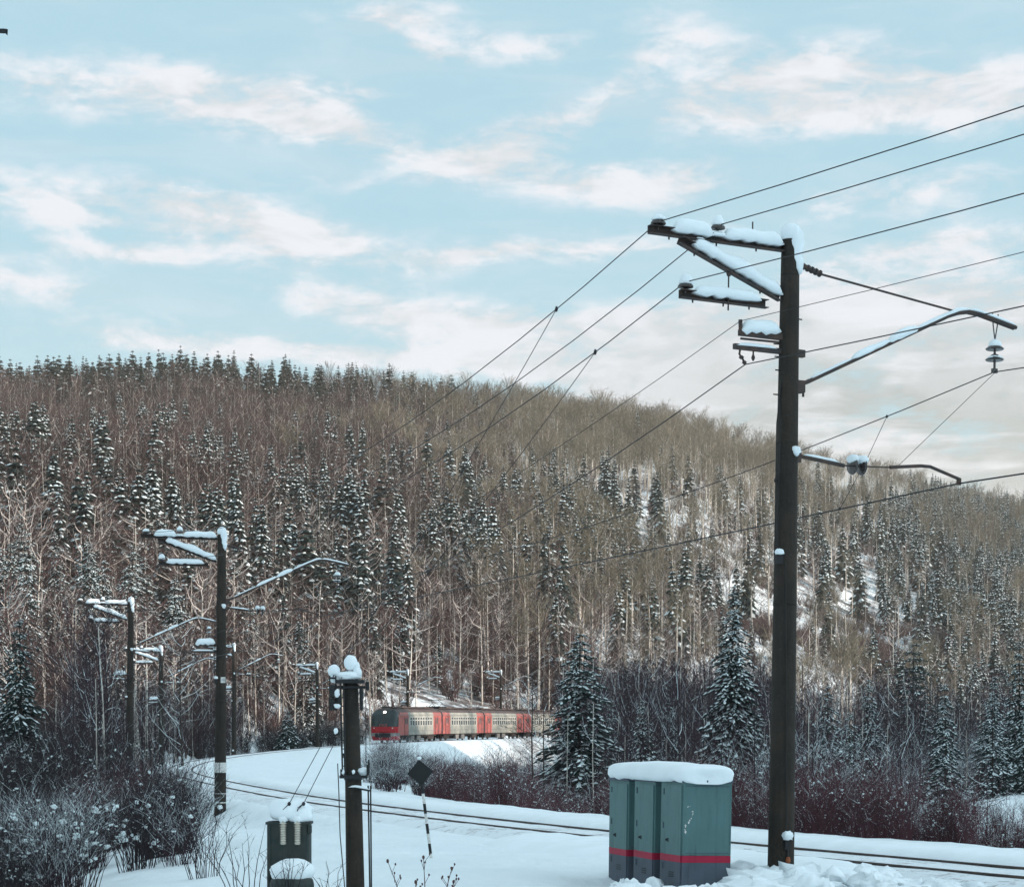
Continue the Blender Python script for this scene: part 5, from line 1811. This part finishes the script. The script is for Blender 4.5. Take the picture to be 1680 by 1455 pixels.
big_conifer('pine_tree', 952, 1032, 1290, 118, 2.5, 501, 'big dark bushy pine with snow-tufted branches beside the train\'s tail', 'pine tree', tiers=26, nb=9, snow=.5, power=.62, sub=5, rise=.12, low=.06)
big_conifer('spruce_tree', 1203, 958, 1290, 112, 2.2, 502, 'tall pointed spruce heavy with snow just left of the nearest mast', 'spruce tree', tiers=44, nb=9, snow=.62, power=.78, sub=4, low=.03)
big_conifer('spruce_tree', 32, 1008, 1260, 98, 1.75, 503, 'dark spruce with snowy branch tips at the lower left edge', 'spruce tree', tiers=34, nb=9, snow=.36, power=.8, sub=4, low=.05)
big_conifer('spruce_tree', 1425, 1110, 1330, 125, 1.5, 504, 'ragged snowy spruce among the saplings right of the nearest mast', 'spruce tree', tiers=26, nb=8, snow=.5, power=.8, sub=4, low=.05)
big_conifer('spruce_tree', 1550, 1115, 1330, 105, 1.2, 505, 'small snowy spruce above the snow patch at right', 'spruce tree', tiers=26, nb=7, snow=.62, power=.8, sub=4, low=.05)
big_conifer('spruce_tree', 1672, 1048, 1330, 130, 1.6, 506, 'dark spruce cut by the right edge of the picture', 'spruce tree', tiers=30, nb=8, snow=.4, power=.8, sub=4, low=.05)
big_conifer('pine_tree', 1500, 1050, 1300, 190, 2.6, 507, 'dark pine with spreading top among the shaded trees at right', 'pine tree', tiers=18, nb=8, snow=.2, power=.5, sub=4, rise=.14, low=.2)
big_conifer('spruce_tree', 1395, 1160, 1330, 100, 1.2, 508, 'low snowy spruce beside the nearest mast, on its right', 'spruce tree', tiers=20, nb=8, snow=.6, power=.8, sub=4, low=.03)
big_conifer('spruce_tree', 472, 1165, 1230, 228, 1.9, 509, 'small dark spruce at the outer edge of the far bend', 'spruce tree', tiers=20, nb=8, snow=.3, power=.8, sub=3, low=.03)


def big_bare(px, py_top, d, seed, label, mats, **kw):
    x = (px - 840) / F * d; top = (HZ - py_top) / F * d; zg = gz(x, d); H = top - zg
    root = empty('bare_tree', (x, d, zg)); tag(root, label, 'bare tree')
    b, sb, tb = MB(), MB(), MB()
    bare_tree(H, seed, b=b, snowb=sb, trunkb=tb, **kw)
    tb.build('trunk', mats[0], root); b.build('twigs', mats[1], root); sb.build('snow_on_branches', 'tree_snow', root)


big_bare(877, 1110, 100, 601, 'bare tree standing before the train\'s rear carriages', ('dark_bark', 'stem_dark'), limbs=36, spread=.2, up=.5, first=.15, twn=9, tw=.011, white=.3, limb=.5)
big_bare(893, 1135, 103, 602, 'smaller bare tree between the train and the big pine', ('dark_bark', 'stem_dark'), limbs=30, spread=.2, up=.5, first=.15, twn=8, tw=.011, white=.3, limb=.5)
big_bare(140, 1040, 90, 603, 'dark leafless tree leaning above the left thicket', ('dark_bark', 'stem_dark'), limbs=34, spread=.3, up=.9, first=.1, twn=8, tw=.018, white=.05)
big_bare(300, 1045, 150, 604, 'snow-covered branching tree between the left masts', ('dark_bark', 'twig_maroon'), limbs=46, spread=.3, up=.7, first=.12, twn=9, tw=.016, white=.45, limb=.55)
big_bare(1345, 1130, 95, 605, 'slim frosted tree immediately right of the nearest mast', ('pale_bark', 'twig_maroon'), limbs=40, spread=.2, up=1.0, first=.08, twn=9, tw=.011, white=.35, limb=.45, trunk=.8)
big_bare(1617, 1255, 78, 606, 'small thin bare tree standing on the snow patch at right', ('stem_dark', 'stem_dark'), limbs=24, spread=.28, up=.4, first=.1, twn=6, tw=.01, white=.2)
big_bare(1558, 1290, 76, 607, 'low crooked bare tree left of the thin one on the snow patch', ('stem_dark', 'stem_dark'), limbs=16, spread=.5, up=.7, first=.15, twn=5, tw=.009, white=.3)


def near_shrub(px, d, H, W, seed, label, stems, m='stem_dark', **kw):
    x = (px - 840) / F * d
    b = bush(H, W, seed, stems, **kw)
    o = b.build('bare_shrub', [m, 'tree_snow'], loc=(x, d, gz(x, d))); tag(o, label, 'shrub')


near_shrub(400, 31, 1.05, 1.5, 701, 'sparse leafless shrub in front of the numbered mast, beside the transformer box', 9, tw=.0065, twn=4, puffs=0, white=.0)
near_shrub(272, 45, 2.4, 2.3, 702, 'dense leafless shrub leaning over the snow at the thicket\'s right edge', 46, tw=.0065, twn=9, puffs=.1, puff=.035, white=.03)
near_shrub(225, 41, 1.7, 2.1, 703, 'dense shrub with round snow lumps at the bottom left', 44, tw=.0065, twn=9, puffs=.6, puff=.055, white=.05)
near_shrub(120, 38, 1.9, 2.4, 704, 'shrub thick with snow lumps near the lower left corner', 44, tw=.006, twn=9, puffs=.8, puff=.055, white=.08)
near_shrub(20, 39, 2.0, 2.2, 705, 'snow-dotted shrub in the lower left corner', 44, tw=.006, twn=9, puffs=.7, puff=.05, white=.15)
near_shrub(335, 36, 1.3, 1.6, 706, 'leafless shrub spreading low left of the numbered mast', 26, tw=.0055, twn=8, puffs=.1, puff=.05, white=.02)
near_shrub(470, 28.8, .78, .9, 707, 'thin twiggy shrub in front of the transformer box', 10, tw=.006, twn=5, puffs=0, white=0)
near_shrub(535, 29.5, .72, .6, 708, 'thin twiggy shrub between transformer box and short pole', 6, tw=.006, twn=4, puffs=0, white=0)


def weed(px, py_top, d, lean, seed, label):
    x = (px - 840) / F * d; zg = gz(x, d) - .1; top = (HZ - py_top) / F * d; H = top - zg
    rn = random.Random(seed); b = MB()
    b.tube([(0, 0, 0), (lean * .4, 0, H * .5), (lean, 0, H)], [.008, .007, .004], 5)
    b.blob((lean, 0, H), (.022, .022, .03), seed, .25, 8)
    for k_ in range(4):
        f = rn.uniform(.4, .9); a = rn.uniform(-1, 1)
        b.tube([(lean * f, 0, H * f), (lean * f + a * .1, rn.uniform(-.05, .05), H * f + .13)], [.004, .003], 4); b.blob((lean * f + a * .1, 0, H * f + .14), (.014, .014, .02), seed + k_, .2, 6)
    o = b.build('dry_weed', 'dry_stalk', loc=(x, d, zg)); tag(o, label, 'dry weed', 'dry weeds poking through the snow')


weed(660, 1412, 31, -.22, 1, 'dry weed stalk leaning left, nearest to the short pole')
weed(698, 1406, 31, -.03, 2, 'upright dry weed stalk below the diamond board')
weed(682, 1446, 31, .0, 3, 'shortest dry weed at the bottom, between two taller stalks')
weed(728, 1424, 31, .12, 4, 'forked dry weed leaning right, at the bottom centre')
weed(742, 1446, 31, .02, 5, 'low dry weed right of the forked one')

# ------------------------------------------------------------------ haze
hz = MB(); hz.box((100, 2050, 96), (3720, 5300, 306)); 
ho = hz.build('haze', 'snow'); ho.data.materials.clear()
hm = bpy.data.materials.new('haze'); hm.use_nodes = True
hn = hm.node_tree; hn.nodes.clear()
vo = hn.nodes.new('ShaderNodeOutputMaterial'); pv = hn.nodes.new('ShaderNodeVolumePrincipled')
pv.inputs['Color'].default_value = (.94, .92, .84, 1); pv.inputs['Density'].default_value = .00009
hn.links.new(pv.outputs[0], vo.inputs['Volume'])
ho.data.materials.append(hm)
tag(ho, 'thin pale winter haze filling the valley air', 'haze', kind='stuff')
USE_HAZE = True
if not USE_HAZE: bpy.data.objects.remove(ho)
